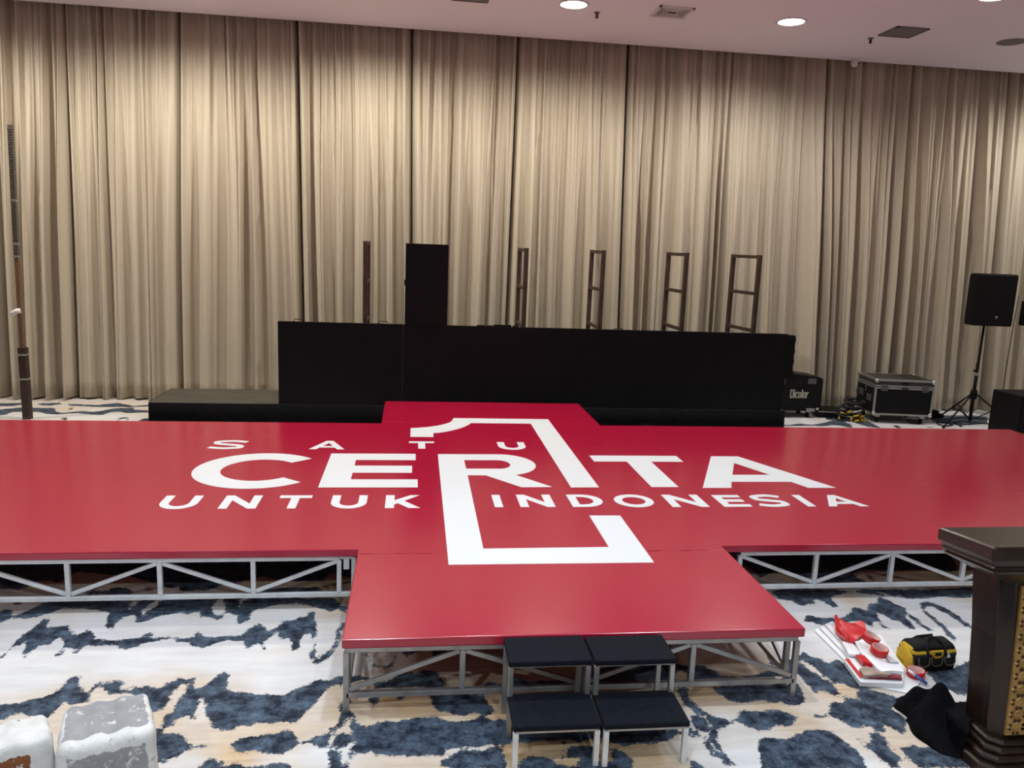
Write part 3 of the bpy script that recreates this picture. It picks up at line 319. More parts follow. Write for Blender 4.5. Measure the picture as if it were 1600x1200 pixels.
def make_floor():
    xs = np.concatenate([np.arange(-12, -5.6, .2), np.arange(-5.6, -3.0, .05), np.arange(-3.0, 4.6, .024), np.arange(4.6, 10, .05), np.arange(10, 12.01, .2)])
    ys = np.concatenate([np.arange(-6, 2.2, .2), np.arange(2.2, 5.5, .022), np.arange(5.5, 9.9, .11), np.arange(9.9, 11.9, .035), [11.95, 12.2]])
    X, Y = np.meshgrid(xs, ys); nx, ny = len(xs), len(ys)
    px, py = X.ravel(), Y.ravel()
    sd = np.full(px.shape, -0.5); near = np.full(px.shape, 9.0)
    for s in BLOTS.split(';'):
        P = np.array([[float(t) for t in q.split(',')] for q in s.split()])
        lo = P.min(0)-.5; hi = P.max(0)+.5
        idx = np.where((px > lo[0]) & (px < hi[0]) & (py > lo[1]) & (py < hi[1]))[0]
        if len(idx) == 0: continue
        x, y = px[idx], py[idx]; d = np.full(x.shape, 9.0); ins = np.zeros(x.shape, bool)
        for i in range(len(P)):
            a = P[i]; b = P[(i+1) % len(P)]; e = b-a; L2 = (e*e).sum()
            if L2 < 1e-9: continue
            t = np.clip(((x-a[0])*e[0]+(y-a[1])*e[1])/L2, 0, 1)
            d = np.minimum(d, np.hypot(x-a[0]-t*e[0], y-a[1]-t*e[1]))
            cr = (a[1] > y) != (b[1] > y)
            xc = a[0]+(y-a[1])*e[0]/(e[1] if abs(e[1]) > 1e-9 else 1e-9)
            ins ^= cr & (x < xc)
        sd[idx] = np.maximum(sd[idx], np.where(ins, d, -d)); near[idx] = np.minimum(near[idx], np.where(ins, 0, d))
    n = (vnoise(px*.7+3, py*1.3+5, 1)*.6+vnoise(px*1.9, py*3.1, 2)*.3+vnoise(px*4.3, py*6.1, 3)*.15-.56)*.6
    f = smoothstep(.30, .5, near)
    # keep the traced foreground and the strips behind the stage as they are
    keep = ((py > 2.75) & (py < 5.2) & (px > -2.6) & (px < 4.4)) | (py > 10.0)
    f = np.where(keep, 0, f)
    sd = sd*(1-f)+n*f
    T = np.array([[float(t) for t in q.split(',')] for q in TANS.split()])
    num = np.zeros(px.shape); den = np.full(px.shape, 1e-9)
    for a in T:
        wgt = 1/(((px-a[0])**2+(py-a[1])**2)+.004)**1.6
        num += wgt*a[2]; den += wgt
    tan = num/den
    verts = np.stack([px, py, np.zeros_like(px)], 1)
    i = np.arange(nx*ny).reshape(ny, nx)
    faces = np.stack([i[:-1,:-1], i[:-1,1:], i[1:,1:], i[1:,:-1]], -1).reshape(-1, 4)
    me = bpy.data.meshes.new('floor')
    me.vertices.add(len(verts)); me.vertices.foreach_set('co', verts.astype(np.float32).ravel())
    me.loops.add(faces.size); me.loops.foreach_set('vertex_index', faces.astype(np.int32).ravel())
    me.polygons.add(len(faces)); me.polygons.foreach_set('loop_start', np.arange(0, faces.size, 4, dtype=np.int32))
    me.update(calc_edges=True); me.validate()
    for nm, arr in (('blot', sd), ('tan', tan)):
        at = me.attributes.new(nm, 'FLOAT', 'POINT'); at.data.foreach_set('value', arr.astype(np.float32))
    structure(new_mesh_obj('floor', me, M['carpet']))
make_floor()

# ------------------------------------------------------------------ room shell
M['plaster'] = simple('warm_plaster', (0.74, 0.71, 0.66), rough=.8, noise=.05, nscale=2)
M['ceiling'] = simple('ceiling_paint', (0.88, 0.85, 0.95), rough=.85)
M['wall_dark'] = simple('dark_wall', (0.05, 0.042, 0.034), rough=.9)
CURT_Y = 11.76
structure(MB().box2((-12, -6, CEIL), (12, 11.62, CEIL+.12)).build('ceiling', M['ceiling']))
structure(MB().box2((-12, 11.62, CEIL+.45), (12, 12.2, CEIL+.55)).box2((-12, 11.54, CEIL+.12), (12, 11.62, CEIL+.55)).build('trim_1', M['wall_dark']))
structure(MB().box2((-12, 12.2, -.1), (12, 12.35, CEIL+.55)).build('wall_back', M['wall_dark']))
structure(MB().box2((-12.15, -6, 0), (-12, 12.2, CEIL)).build('wall_left', M['plaster']))
structure(MB().box2((12, -6, 0), (12.15, 12.2, CEIL)).build('wall_right', M['plaster']))
structure(MB().box2((-12, -6.15, 0), (12, -6, CEIL)).build('wall_front', M['plaster']))

# ------------------------------------------------------------------ curtains
def make_curtain(xt0, xt1, xb0, xb1, seed, label, pleats=11, narrow=0.0):
    rnd = random.Random(seed)
    nu, nv = 168, 22
    z0, z1 = 0.018, CEIL+.30
    ph = [rnd.uniform(0, 6.28) for _ in range(8)]
    sharp = rnd.uniform(.65, .95)
    def folds(npl):
        cuts = [0]
        for k in range(npl): cuts.append(cuts[-1]+rnd.uniform(.5, 1.5))
        return [c_/cuts[-1] for c_ in cuts], [rnd.uniform(.45, 1.3) for _ in range(npl)], [rnd.uniform(.22, .78) for _ in range(npl)]
    F = [folds(pleats), folds(max(3, int(pleats*.62)))]
    def fold(uu, fs, v):
        cuts, amp, pk = fs; k = 0
        while k < len(amp)-1 and uu > cuts[k+1]: k += 1
        t = (uu-cuts[k])/(cuts[k+1]-cuts[k]); p = min(max(pk[k]+.12*math.sin(2.5*v+ph[1]+k), .15), .85)
        tt = t/p*.5 if t < p else .5+(t-p)/(1-p)*.5
        return math.sin(math.pi*tt)**sharp*amp[k], math.cos(math.pi*tt)*amp[k]
    verts = []; faces = []
    for j in range(nv+1):
        v = j/nv; z = z0+(z1-z0)*v
        wt = smooth01((v-.35)/.6)
        for i in range(nu+1):
            u = i/nu
            uu = min(max(u+.022*(1-v)*math.sin(5*u+ph[0]+2.2*v)*math.sin(math.pi*u), 0), 1)
            a, ca = fold(uu, F[0], v); b_, cb_ = fold(uu, F[1], v)
            d = .12*wt*a + (.06+.17*(1-wt))*b_ + .05*a*(1-wt)
            fine = .007*math.sin(uu*pleats*17+ph[3]+2*v)*(.3+.7*math.sin(uu*9+ph[4])**2)
            yy = CURT_Y + .17 - d - fine - .045*math.sin(uu*7+ph[5]+1.3*(1-v))*(1-v)
            xx = (xb0+(xb1-xb0)*u)*(1-v) + (xt0+(xt1-xt0)*u)*v
            xx += (.026*ca*wt+.045*cb_*(1-wt))*min(1, min(u, 1-u)/.05)
            e = min(u, 1-u)/.022
            if e < 1: yy += .10*(1-e)**2
            yy = min(max(yy, CURT_Y-.20), CURT_Y+.30)
            zz = z + (.012*math.sin(uu*14+ph[6]) if j == 0 else 0)
            verts.append((xx, yy, zz))
    n = nu+1
    for j in range(nv):
        for i in range(nu): faces.append((j*n+i, j*n+i+1, (j+1)*n+i+1, (j+1)*n+i))
    b = MB().add(verts, faces, 0, True)
    cx = (xb0+xb1)/2
    o = b.build('curtain_panel', M['curtain'], off=(cx, CURT_Y, 0)); o.location = (cx, CURT_Y, 0)
    sol = o.modifiers.new('cloth', 'SOLIDIFY'); sol.thickness = .004; sol.offset = 1
    tag(o, label, 'curtain', 'beige ceiling height curtain panels')
def smooth01(t):
    t = min(max(t, 0), 1); return t*t*(3-2*t)

SEAMS = [(-7.10, -7.25), (-5.57, -5.72), (-4.67, -4.80), (-3.21, -3.34), (-1.66, -1.58), (-.08, .0), (1.44, 1.40), (3.06, 3.20), (4.63, 4.71), (6.13, 6.50), (7.50, 7.70), (9.12, 9.45), (10.6, 10.9)]
CURTAIN_LABELS = [
    'narrow strip of beige curtain at the very left edge of the photo',
    'pleated beige curtain panel hanging behind the tall thin steel pole',
    'pleated beige curtain panel just left of the low riser, right of the steel pole',
    'pleated beige curtain panel rising behind the bare end of the low wooden riser',
    'pleated beige curtain panel behind the single edge-on dark post on the left',
    'pleated beige curtain panel directly behind the tall black cabinet',
    'pleated beige curtain panel behind the two leftmost dark ladder frames',
    'pleated beige curtain panel behind the second ladder frame from the right',
    'pleated beige curtain panel behind the rightmost and widest ladder frame',
    'pleated beige curtain panel ending at the dark gap above the aluminium-edged flight case',
    'shaded beige curtain panel between the dark gap and the loudspeaker on its tripod',
    'darkest beige curtain panel at the right edge of the photo, right of the loudspeaker',
]
for i, lab in enumerate(CURTAIN_LABELS):
    (t0, b0), (t1, b1) = SEAMS[i], SEAMS[i+1]
    gl = .002; gr = .002
    bx0, bx1 = b0+gl, b1-gr
    if i == 9: bx1 -= .05; t1 -= .012
    if i == 10: bx0 += .05; t0 += .01
    if i in (1, 2): bx0 += .012
    wdt = t1-t0
    make_curtain(t0+gl, t1-gr, bx0, bx1, 100+i*7, lab, pleats=max(6, round(wdt/.135)))

# ------------------------------------------------------------------ stage
S = 0.42
XL, XR, YF, YM, YB, YBB = -0.33, 2.145, 3.752, 4.948, 8.622, 9.87
XLL, XRR = -5.30, 7.30
SC = (0.9, 6.8, 0)
stage = thing('stage_platform', 'cross-shaped stage covered in glossy red vinyl with white lettering on grey trusses', 'stage', SC)
plus = [(XL, YF), (XR, YF), (XR, YM), (XRR, YM), (XRR, YB), (2.157, YB), (2.157, YBB), (XL, YBB), (XL, YB), (XLL, YB), (XLL, YM), (XL, YM)]
cover = MB().prism(plus, S-.052, S).build('vinyl_cover', M['red'], stage, bevel=.008, segs=3, off=SC)
cover['label'] = 'glossy red vinyl cover'
for (y, x0, x1) in ((YM-.075, XL+.02, .235), (YM-.075, 1.60, 2.13), (YB+.07, XL+.02, .28), (YB+.07, 1.66, 2.14)):
    sm = MB(); rr = random.Random(int(y*100)); x = x0
    sm.box2((x0, y-.004, S-.002), (x1, y+.004, S+.0012))
    while x < x1-.05:
        l = rr.uniform(.03, .09); sm.box2((x, y-.006, S-.002), (min(x+l, x1), y+.006, S+.003)); x += l+rr.uniform(.05, .16)
    sm.build('seam', M['red'], cover, bevel=.001, off=SC)

# white print on the cover
LET = []
def poly(*p): LET.append(([tuple(q) for q in p], []))
def arc(cx, cy, rx, ry, a0, a1, n=22):
    return [(cx+rx*math.cos(math.radians(a0+(a1-a0)*i/n)), cy+ry*math.sin(math.radians(a0+(a1-a0)*i/n))) for i in range(n+1)]
def bez(p0, p1, p2, n=10):
    return [tuple((1-t)**2*a+2*t*(1-t)*b+t*t*c for a, b, c in zip(p0, p1, p2)) for t in [i/n for i in range(n+1)]]
def L_rect(x0, y0, x1, y1): poly((x0, y0), (x1, y0), (x1, y1), (x0, y1))
def L_T(x0, x1, y0, y1, st, sb, cx=None):
    cx = (x0+x1)/2 if cx is None else cx
    poly((x0, y1), (x0, y1-sb), (cx-st/2, y1-sb), (cx-st/2, y0), (cx+st/2, y0), (cx+st/2, y1-sb), (x1, y1-sb), (x1, y1))
def L_E(x0, x1, y0, y1, st, sb):
    ym = (y0+y1)/2+.005
    poly((x0, y0), (x1, y0), (x1, y0+sb), (x0+st, y0+sb), (x0+st, ym-sb/2), (x1-.06*(x1-x0), ym-sb/2), (x1-.06*(x1-x0), ym+sb/2), (x0+st, ym+sb/2), (x0+st, y1-sb), (x1-.02*(x1-x0), y1-sb), (x1-.02*(x1-x0), y1), (x0, y1))
def L_A(x0, x1, y0, y1, st, yb0, yb1, apex):
    cx = (x0+x1)/2; h = y1-y0
    k = (cx-apex/2-x0)/h
    def xl(y): return x0+k*(y-y0)
    def xr(y): return x1-k*(y-y0)
    top = [(x0, y0), (x0+st, y0), (xl(yb0)+st*.97, yb0), (xr(yb0)-st*.97, yb0), (x1-st, y0), (x1, y0), (cx+apex/2, y1), (cx-apex/2, y1)]
    yi = y0+(cx-x0-st*.97)/k if k > 0 else y1
    LET.append((top, [[(xl(yb1)+st*.97, yb1), (cx, min(yi, y1-.02)), (xr(yb1)-st*.97, yb1)]]))
def L_N(x0, x1, y0, y1, st):
    poly((x0, y0), (x0, y1), (x0+st*.95, y1), (x1-st, y0+(y1-y0)*.37), (x1-st, y1), (x1, y1), (x1, y0), (x1-st*.95, y0), (x0+st, y1-(y1-y0)*.37), (x0+st, y0))
def L_U(x0, x1, y0, y1, st):
    cx = (x0+x1)/2; r = (x1-x0)/2; cy = y0+r*1.05; ri = r-st
    poly(*([(x0, y1)]+arc(cx, cy, r, r*1.05, 180, 360)+[(x1, y1), (x1-st, y1)]+arc(cx, cy, ri, (r*1.05-st), 360, 180)+[(x0+st, y1)]))
def L_O(cx, cy, rx, ry, st):
    LET.append((arc(cx, cy, rx, ry, 0, 360, 40)[:-1], [arc(cx, cy, rx-st, ry-st, 0, 360, 40)[:-1]]))
def L_S(x0, x1, y0, y1, st):
    w_, h_ = x1-x0, y1-y0; cx = (x0+x1)/2
    # centre line then offset
    pts = [(x1-.04*w_, y1-.20*h_), (cx+.22*w_, y1-.06*h_-st*.3), (cx-.02*w_, y1-st/2), (x0+.18*w_, y1-.10*h_-st*.35), (x0+.09*w_+st*.2, y1-.27*h_), (x0+.20*w_, y1-.41*h_), (cx, y0+.50*h_), (x1-.20*w_, y0+.41*h_), (x1-.09*w_-st*.2, y0+.27*h_), (x1-.18*w_, y0+.10*h_+st*.35), (cx, y0+st/2), (cx-.24*w_, y0+.06*h_+st*.3), (x0+.03*w_, y0+.19*h_)]
    fine = []
    for i in range(len(pts)-1):
        p0 = pts[max(i-1, 0)]; p1 = pts[i]; p2 = pts[i+1]; p3 = pts[min(i+2, len(pts)-1)]
        for k in range(5):
            t = k/5
            fine.append(tuple(.5*((2*b)+(-a+c)*t+(2*a-5*b+4*c-d)*t*t+(-a+3*b-3*c+d)*t**3) for a, b, c, d in zip(p0, p1, p2, p3)))
    fine.append(pts[-1]); l = []; r = []
    for i in range(len(fine)):
        a = Vector(fine[max(i-1, 0)]); b = Vector(fine[min(i+1, len(fine)-1)]); d = (b-a).normalized(); nn = Vector((-d.y, d.x))*st/2
        l.append(tuple(Vector(fine[i])+nn)); r.append(tuple(Vector(fine[i])-nn))
    poly(*(l+r[::-1]))
# numeral 1 outline
poly(*([(-.006, 8.39), (-.006, 8.0), (.232, 8.0), (.234, 8.172)]+bez((.30, 8.19), (.56, 8.36), (.673, 8.668), 8)+[(1.352, 8.668), (1.345, 6.272), (1.587, 6.276), (1.593, 8.908), (.486, 8.917)]+bez((.45, 8.73), (.33, 8.47), (-.006, 8.39), 9)[:-1]))
# lower bracket joined to the R
poly((.257, 7.322), (.247, 4.677), (1.576, 4.670), (1.586, 5.568), (1.347, 5.572), (1.342, 4.942), (.488, 4.936), (.496, 6.626), (.655, 6.621), (.926, 6.279), (1.188, 6.285), (.918, 6.64), *arc(.83, 6.975, .318, .350, -76, 90, 18))
LET[-1][1].append([(.496, 7.113), *arc(.80, 6.972, .112, .143, 90, -90, 14), (.496, 6.828)])
cA = arc(-1.30, 6.782, .540, .540, 42, 318, 40); cB = arc(-1.29, 6.780, .322, .326, 316, 44, 34)
poly(*(cA+cB))
L_E(-.74, .062, 6.276, 7.327, .243, .222)
L_T(1.729, 2.608, 6.283, 7.298, .240, .214)
L_A(2.495, 3.715, 6.258, 7.290, .258, 6.435, 6.650, .28)
L_S(-1.908, -1.572, 7.468, 7.806, .062)
L_A(-.968, -.634, 7.482, 7.806, .070, 7.545, 7.603, .066)
L_T(-.019, .233, 7.526, 7.808, .070, .062)
L_U(.872, 1.150, 7.500, 7.806, .072)
y0, y1 = 5.762, 6.070
L_U(-1.848, -1.575, y0-.006, y1, .064)
L_N(-1.404, -1.134, y0, y1, .064)
L_T(-1.000, -.756, y0, y1, .064, .064)
L_U(-.600, -.330, y0-.006, y1, .064)
poly((-.188, y0), (-.188, y1), (-.120, y1), (-.120, 5.945), (.003, y1), (.075, y1), (-.045, 5.932), (.078, y0), (-.010, y0), (-.092, 5.875), (-.120, 5.845), (-.120, y0))
L_rect(.650, y0+.012, .716, y1+.005)
L_N(.850, 1.126, y0+.012, y1+.008, .068)
LET.append(([(1.263, y0+.01), *arc(1.372, 5.925, .160, .153, -90, 90, 18), (1.263, y1+.008)], [[(1.330, y1-.052), *arc(1.365, 5.925, .092, .093, 90, -90, 14), (1.330, y0+.07)]]))
L_O(1.790, 5.918, .160, .160, .066)
L_N(2.064, 2.370, y0, y1, .070)
L_E(2.492, 2.728, y0, y1-.01, .066, .062)
L_S(2.800, 3.075, y0-.006, y1+.004, .060)
L_rect(3.200, y0, 3.268, y1-.012)
L_A(3.378, 3.726, y0, y1-.015, .074, 5.822, 5.880, .066)

def build_lettering():
    bm = bmesh.new()
    for outer, holes in LET:
        tmp = bmesh.new(); edges = []
        for ring in [outer]+holes:
            vs_ = [tmp.verts.new((p[0]-SC[0], p[1]-SC[1], S+.0016)) for p in ring]
            edges += [tmp.edges.new((vs_[i], vs_[(i+1) % len(vs_)])) for i in range(len(vs_))]
        bmesh.ops.triangle_fill(tmp, use_beauty=True, use_dissolve=False, edges=edges, normal=(0, 0, 1))
        for f in tmp.faces:
            if f.normal.z < 0: f.normal_flip()
        me_ = bpy.data.meshes.new('t'); tmp.to_mesh(me_); tmp.free(); bm.from_mesh(me_); bpy.data.meshes.remove(me_)
    r = bmesh.ops.extrude_face_region(bm, geom=bm.faces[:])
    bmesh.ops.translate(bm, verts=[g for g in r['geom'] if isinstance(g, bmesh.types.BMVert)], vec=(0, 0, -.0014))
    bmesh.ops.recalc_face_normals(bm, faces=bm.faces[:])
    me = bpy.data.meshes.new('lettering'); bm.to_mesh(me); bm.free()
    o = new_mesh_obj('lettering', me, M['white_print'], cover)
    o['label'] = 'white printed lettering reading SATU CERITA UNTUK INDONESIA with a large numeral 1'
build_lettering()

ZT, ZB = S-.055, .098      # rail centres
def loc_(p): return tuple(p[i]-SC[i] for i in range(3))
def truss_frame(pts, ends, mat, legs, rail=.03):
    """pts: list of (x, y) along the frame; ends of diagonals alternate low/high starting with 'start'"""
    start_low, = ends
    a, b = pts[0], pts[-1]
    up = Vector((b[0]-a[0], b[1]-a[1], 0)).cross(Vector((0, 0, 1)))
    f = MB()
    f.bar(loc_((*a, ZT-rail/2)), loc_((*b, ZT-rail/2)), rail, rail, up)
    f.bar(loc_((*a, ZB)), loc_((*b, ZB)), rail, rail, up)
    fr = f.build('truss_frame', mat, stage, bevel=.003)
    for i, p in enumerate(pts):
        zb = 0.0 if i in legs else ZB+rail/2
        nm = 'leg' if i in legs else 'post'
        MB().bar(loc_((*p, zb)), loc_((*p, ZT-rail)), rail, rail, up).build(nm, mat, fr, bevel=.003)
    low = start_low
    for p, q in zip(pts[:-1], pts[1:]):
        d = Vector((q[0]-p[0], q[1]-p[1], 0)).normalized()*.016
        za, zb = (ZB+rail, ZT-rail*1.3) if low else (ZT-rail*1.3, ZB+rail)
        MB().bar(loc_((p[0]+d.x, p[1]+d.y, za)), loc_((q[0]-d.x, q[1]-d.y, zb)), rail*.85, rail*.7, up).build('diagonal_brace', mat, fr, bevel=.003)
        low = not low
    return fr
yf = YM+.035
# left wing front (zigzag lows at -2.13 and -1.0)
truss_frame([(-5.28, yf), (-4.42, yf), (-3.85, yf), (-3.28, yf), (-2.85, yf)], (True,), M['truss'], (0,))
truss_frame([(-2.71, yf), (-2.134, yf), (-1.579, yf), (-1.001, yf), (-.454, yf)], (False,), M['truss'], ())
MB().bar(loc_((-.36, yf, 0)), loc_((-.36, yf, ZT-.005)), .03).bar(loc_((-.454, yf, ZB)), loc_((-.36, yf, ZB)), .03).bar(loc_((-.454, yf, ZT-.012)), loc_((-.36, yf, ZT-.012)), .02).box2(loc_((-.425, yf-.02, ZT-.09)), loc_((-.388, yf+.02, ZT-.02))).build('leg', M['truss'], stage, bevel=.003)
# right wing front
truss_frame([(2.30, yf), (2.868, yf), (3.447, yf), (4.012, yf), (4.60, yf)], (False,), M['truss'], ())
truss_frame([(4.72, yf), (5.30, yf), (5.87, yf), (6.45, yf), (7.02, yf)], (False,), M['truss'], (4,))
# front tongue
ye = YF+.035
truss_frame([(XL+.02, ye), (.285, ye), (.905, ye)], (True,), M['steel'], (0, 2))
truss_frame([(.935, ye), (1.53, ye), (XR-.025, ye)], (True,), M['steel'], (0, 2))
truss_frame([(XL+.02, ye+.09), (XL+.02, ye+.60), (XL+.02, YM-.05)], (False,), M['steel'], (0, 2))
truss_frame([(XR-.025, ye+.10), (XR-.025, ye+.62), (XR-.025, YM-.05)], (True,), M['steel'], (0, 2))
# deeper supports under the wings and the back tongue
for y in (YM+1.22, YM+2.44):
    for x0, x1 in ((-5.2, -2.8), (-2.7, -.4), (-.3, 2.1), (2.3, 4.6), (4.7, 7.1)):
        f = MB().bar(loc_((x0, y, ZT-.02)), loc_((x1, y, ZT-.02)), .03).bar(loc_((x0, y, ZB)), loc_((x1, y, ZB)), .03)
        for x in (x0, (x0+x1)/2, x1): f.bar(loc_((x, y, 0)), loc_((x, y, ZT)), .03)
        f.build('inner_support', M['steel'], stage)
for x in (-5.2, -2.75, -.33, 2.1, 4.65, 7.15):
    f = MB().bar(loc_((x, YB-.06, 0)), loc_((x, YB-.06, ZT)), .03).bar(loc_((x, yf+.06, ZT-.02)), loc_((x, YB-.06, ZT-.02)), .03)
    f.build('inner_support', M['steel'], stage)
for x in (-.30, 2.12):
    MB().bar(loc_((x, YBB-.06, 0)), loc_((x, YBB-.06, ZT)), .03).build('leg', M['steel'], stage)

# ------------------------------------------------------------------ steps
def make_step():
    t = thing('stair_step', 'left unit of the two black two-tread steps at the stage front', 'steps', (.697, 3.26, 0), 0, 'two-tread step units')
    hw = .207; r = .026
    # local: y 0 = front edge, x centred.  lower tread z .215, upper .405
    def tread(y0, y1, z, nm):
        b = MB().box2((-hw, y0, z-.018), (hw, y1, z+.010))
        return b.build(nm, M['black_carpet'], t, bevel=.006, segs=3)
    tread(.235, .485, .405, 'tread'); tread(.0, .275, .215, 'tread')
    f = MB()
    for zt, ya, yb in ((.383, .262, .465), (.193, .018, .262)):
        f.bar((-hw+.012, ya, zt), (hw-.012, ya, zt), .02, .02); f.bar((-hw+.012, yb, zt), (hw-.012, yb, zt), .02, .02)
        for sx in (-1, 1): f.bar((sx*(hw-.013), ya, zt), (sx*(hw-.013), yb, zt), .02, .02, (0, 0, 1))
    f.build('frame', M['steel'], t, bevel=.002)
    for sx in (-1, 1):
        x = sx*(hw-.014)
        MB().bar((x, .020, 0), (x, .020, .186), r).build('leg', M['truss'], t, bevel=.003)
        MB().bar((x, .262, 0), (x, .262, .376), r).build('leg', M['steel'], t, bevel=.003)
        MB().bar((x, .465, 0), (x, .465, .376), r).build('leg', M['steel'], t, bevel=.003)
    return t
st = make_step()
dup(st, (1.124, 3.25, 0), 0, 'right unit of the two black two-tread steps at the stage front')

# ------------------------------------------------------------------ riser, LED wall, cabinet
ris = thing('riser_platform', 'low riser with bare grey-brown plywood deck and black skirt behind the red stage', 'platform', (.95, 10.64, 0))
o_ = (.95, 10.64, 0)
MB().box2((-3.28, 10.180, .27), (5.16, 11.16, .30)).build('deck', M['deck'], ris, bevel=.004, off=o_)
sk = MB(); n = 120; ring = []
def skirt_pt(s):
    per = [(-3.285, 11.165), (-3.285, 10.174), (5.165, 10.174), (5.165, 11.165)]
    ls = [math.dist(per[i], per[i+1]) for i in range(3)]; s *= sum(ls)
    for i in range(3):
        if s <= ls[i] or i == 2:
            t = s/ls[i]; return (per[i][0]+(per[i+1][0]-per[i][0])*t, per[i][1]+(per[i+1][1]-per[i][1])*t)
        s -= ls[i]
N_ = 300; vs_ = []
for i in range(N_+1):
    x, y = skirt_pt(i/N_); wv = .010*math.sin(i*.9)+.008*math.sin(i*.37+1)
    vs_ += [(x, y, .3005), (x+(wv if abs(y-10.174) > .01 else 0)*.5, y-abs(wv)*1.2-.006, .008)]
sk.add(vs_, [(2*i, 2*i+1, 2*i+3, 2*i+2) for i in range(N_)], 0, True)
so = sk.build('skirt', M['black_cloth'], ris, off=o_); md = so.modifiers.new('s', 'SOLIDIFY'); md.thickness = .004
so['label'] = 'black cloth skirt'
for x in (-3.2, -1.2, .9, 3.0, 5.1):
    for y in (10.24, 11.1): MB().bar((x, y, 0), (x, y, .27), .04).build('leg', M['steel'], ris, off=o_)

lw = thing('led_screen', 'long low black LED screen wall standing on the riser behind the red stage', 'screen', (1.70, 10.21, .30))
o_ = (1.70, 10.21, .30)
LX0, LX1, LZ1 = -1.69, 5.10, 1.362
npan = 13; pw = (LX1-LX0)/npan
for k in range(npan):
    x0 = LX0+k*pw
    b = MB().box2((x0+.0006, 10.185, .30), (x0+pw-.0006, 10.197, LZ1)).box2((x0+.002, 10.197, .302), (x0+pw-.002, 10.265, LZ1-.002))
    b.build('screen_panel', M['led'], lw, bevel=.001, segs=1, off=o_)
for x in (-1.435, -.38, 2.72):
    MB().tube([(x-.065, 10.23, LZ1), (x-.05, 10.23, LZ1+.03 if x < 2 else LZ1+.015), (x+.05, 10.23, LZ1+.03 if x < 2 else LZ1+.015), (x+.065, 10.23, LZ1)], .005, 8).build('handle', M['black'], lw, off=o_)
rb = MB()
rb.box2((5.10, 10.20, .74), (5.22, 10.27, 1.345))
for k in range(4): rb.box2((5.10, 10.195, .80+k*.15), (5.225, 10.20, .86+k*.15))
rb.tube([(5.20, 10.24, .95), (5.25, 10.24, .80), (5.34, 10.26, .70), (5.42, 10.30, .66)], .012, 8)
rb.build('end_bracket', M['black'], lw, bevel=.003, off=o_)
cl = MB()
for x0, x1, h in ((.83, .93, .014), (.95, 1.04, .012), (1.05, 1.28, .024), (1.30, 1.34, .016)): cl.box2((x0, 10.20, LZ1), (x1, 10.26, LZ1+h))
cl.build('lock_plate', M['black'], lw, bevel=.002, off=o_)

cab = thing('led_cabinet', 'tall narrow black LED cabinet standing upright on top of the long black screen wall', 'screen', (.168, 10.23, LZ1))
o_ = (.168, 10.23, LZ1)
MB().box2((-.104, 10.18, LZ1), (.438, 10.192, 2.392)).box2((-.100, 10.192, LZ1), (.434, 10.27, 2.389)).build('screen_panel', M['led'], cab, bevel=.001, segs=1, off=o_)
MB().box2((-.116, 10.21, 1.86), (-.104, 10.25, 1.93)).build('latch', M['black'], cab, bevel=.002, off=o_)

# dark ladder frames behind the screen wall
def ladder_frame(x0, y0, x1, y1, ztop, label):
    t = thing('ladder_frame', label, 'frame', ((x0+x1)/2, (y0+y1)/2, 0), 0, 'dark steel ladder frames behind the screen wall')
    o = ((x0+x1)/2, (y0+y1)/2, 0)
    up = Vector((y1-y0, -(x1-x0), 0))
    zb = .30
    for (x, y) in ((x0, y0), (x1, y1)):
        MB().bar((x, y, zb), (x, y, ztop), .055, .055, up).build('upright', M['rust'], t, bevel=.004, off=o)
    for z in (ztop-.028, ztop-.53, ztop-1.04, .62):
        MB().bar((x0, y0, z), (x1, y1, z), .045, .045, (0, 0, 1)).build('rung', M['rust'], t, bevel=.004, off=o)
ladder_frame(-.62, 10.42, -.62, 11.10, 2.40, 'dark steel post frame seen edge-on to the left of the tall black cabinet')
ladder_frame(1.470, 10.42, 1.470, 11.08, 2.39, 'leftmost and narrowest of the four dark ladder frames right of the tall cabinet')
ladder_frame(2.510, 10.42, 2.510, 11.12, 2.40, 'second ladder frame from the left, of the four right of the tall cabinet')
ladder_frame(3.660, 10.42, 3.640, 11.13, 2.41, 'third ladder frame from the left, of the four right of the tall cabinet')
ladder_frame(4.695, 10.42, 4.615, 11.13, 2.415, 'rightmost and widest-looking dark ladder frame above the black screen wall')

# tall pole at the left
pl = thing('steel_pole', 'tall thin steel pole on a wider dark base in front of the left curtains', 'pole', (-4.845, 10.5, 0))
o_ = (-4.845, 10.5, 0)
MB().box2((-4.905, 10.455, 0), (-4.812, 10.545, .92)).build('base_tube', M['pole_dark'], pl, bevel=.006, off=o_)
up_ = MB(); up_.bar((-4.862, 10.5, .90), (-4.855, 10.5, 2.03), .050)
up_.build('lower_rod', M['pole_brown'], pl, bevel=.005, off=o_)
up_ = MB(); up_.bar((-4.855, 10.5, 2.03), (-4.825, 10.5, 3.61), .052)
for k in range(52): 
    z = 2.08+k*.029; x = -4.855+.030*(z-2.03)/1.58; up_.box((x, 10.5, z), (.058, .058, .010))
up_.build('upper_rod', M['pole_grey'], pl, off=o_)
for z, x in ((2.045, -4.855), (2.20, -4.852), (2.72, -4.842)): MB().box((x, 10.5, z), (.064, .064, .03)).build('clamp_band', M['alu'], pl, bevel=.004, off=o_)
for z in (.83, .52): MB().box((-4.8585, 10.5, z), (.098, .096, .025)).build('clamp_band', M['alu'], pl, bevel=.004, off=o_)
MB().tube([(-4.84, 10.47, 1.385), (-4.88, 10.46, 1.378), (-4.93, 10.45, 1.350), (-4.945, 10.45, 1.335)], [.03, .034, .032, .026], 10).build('white_tape', M['white_paint'], pl, off=o_)

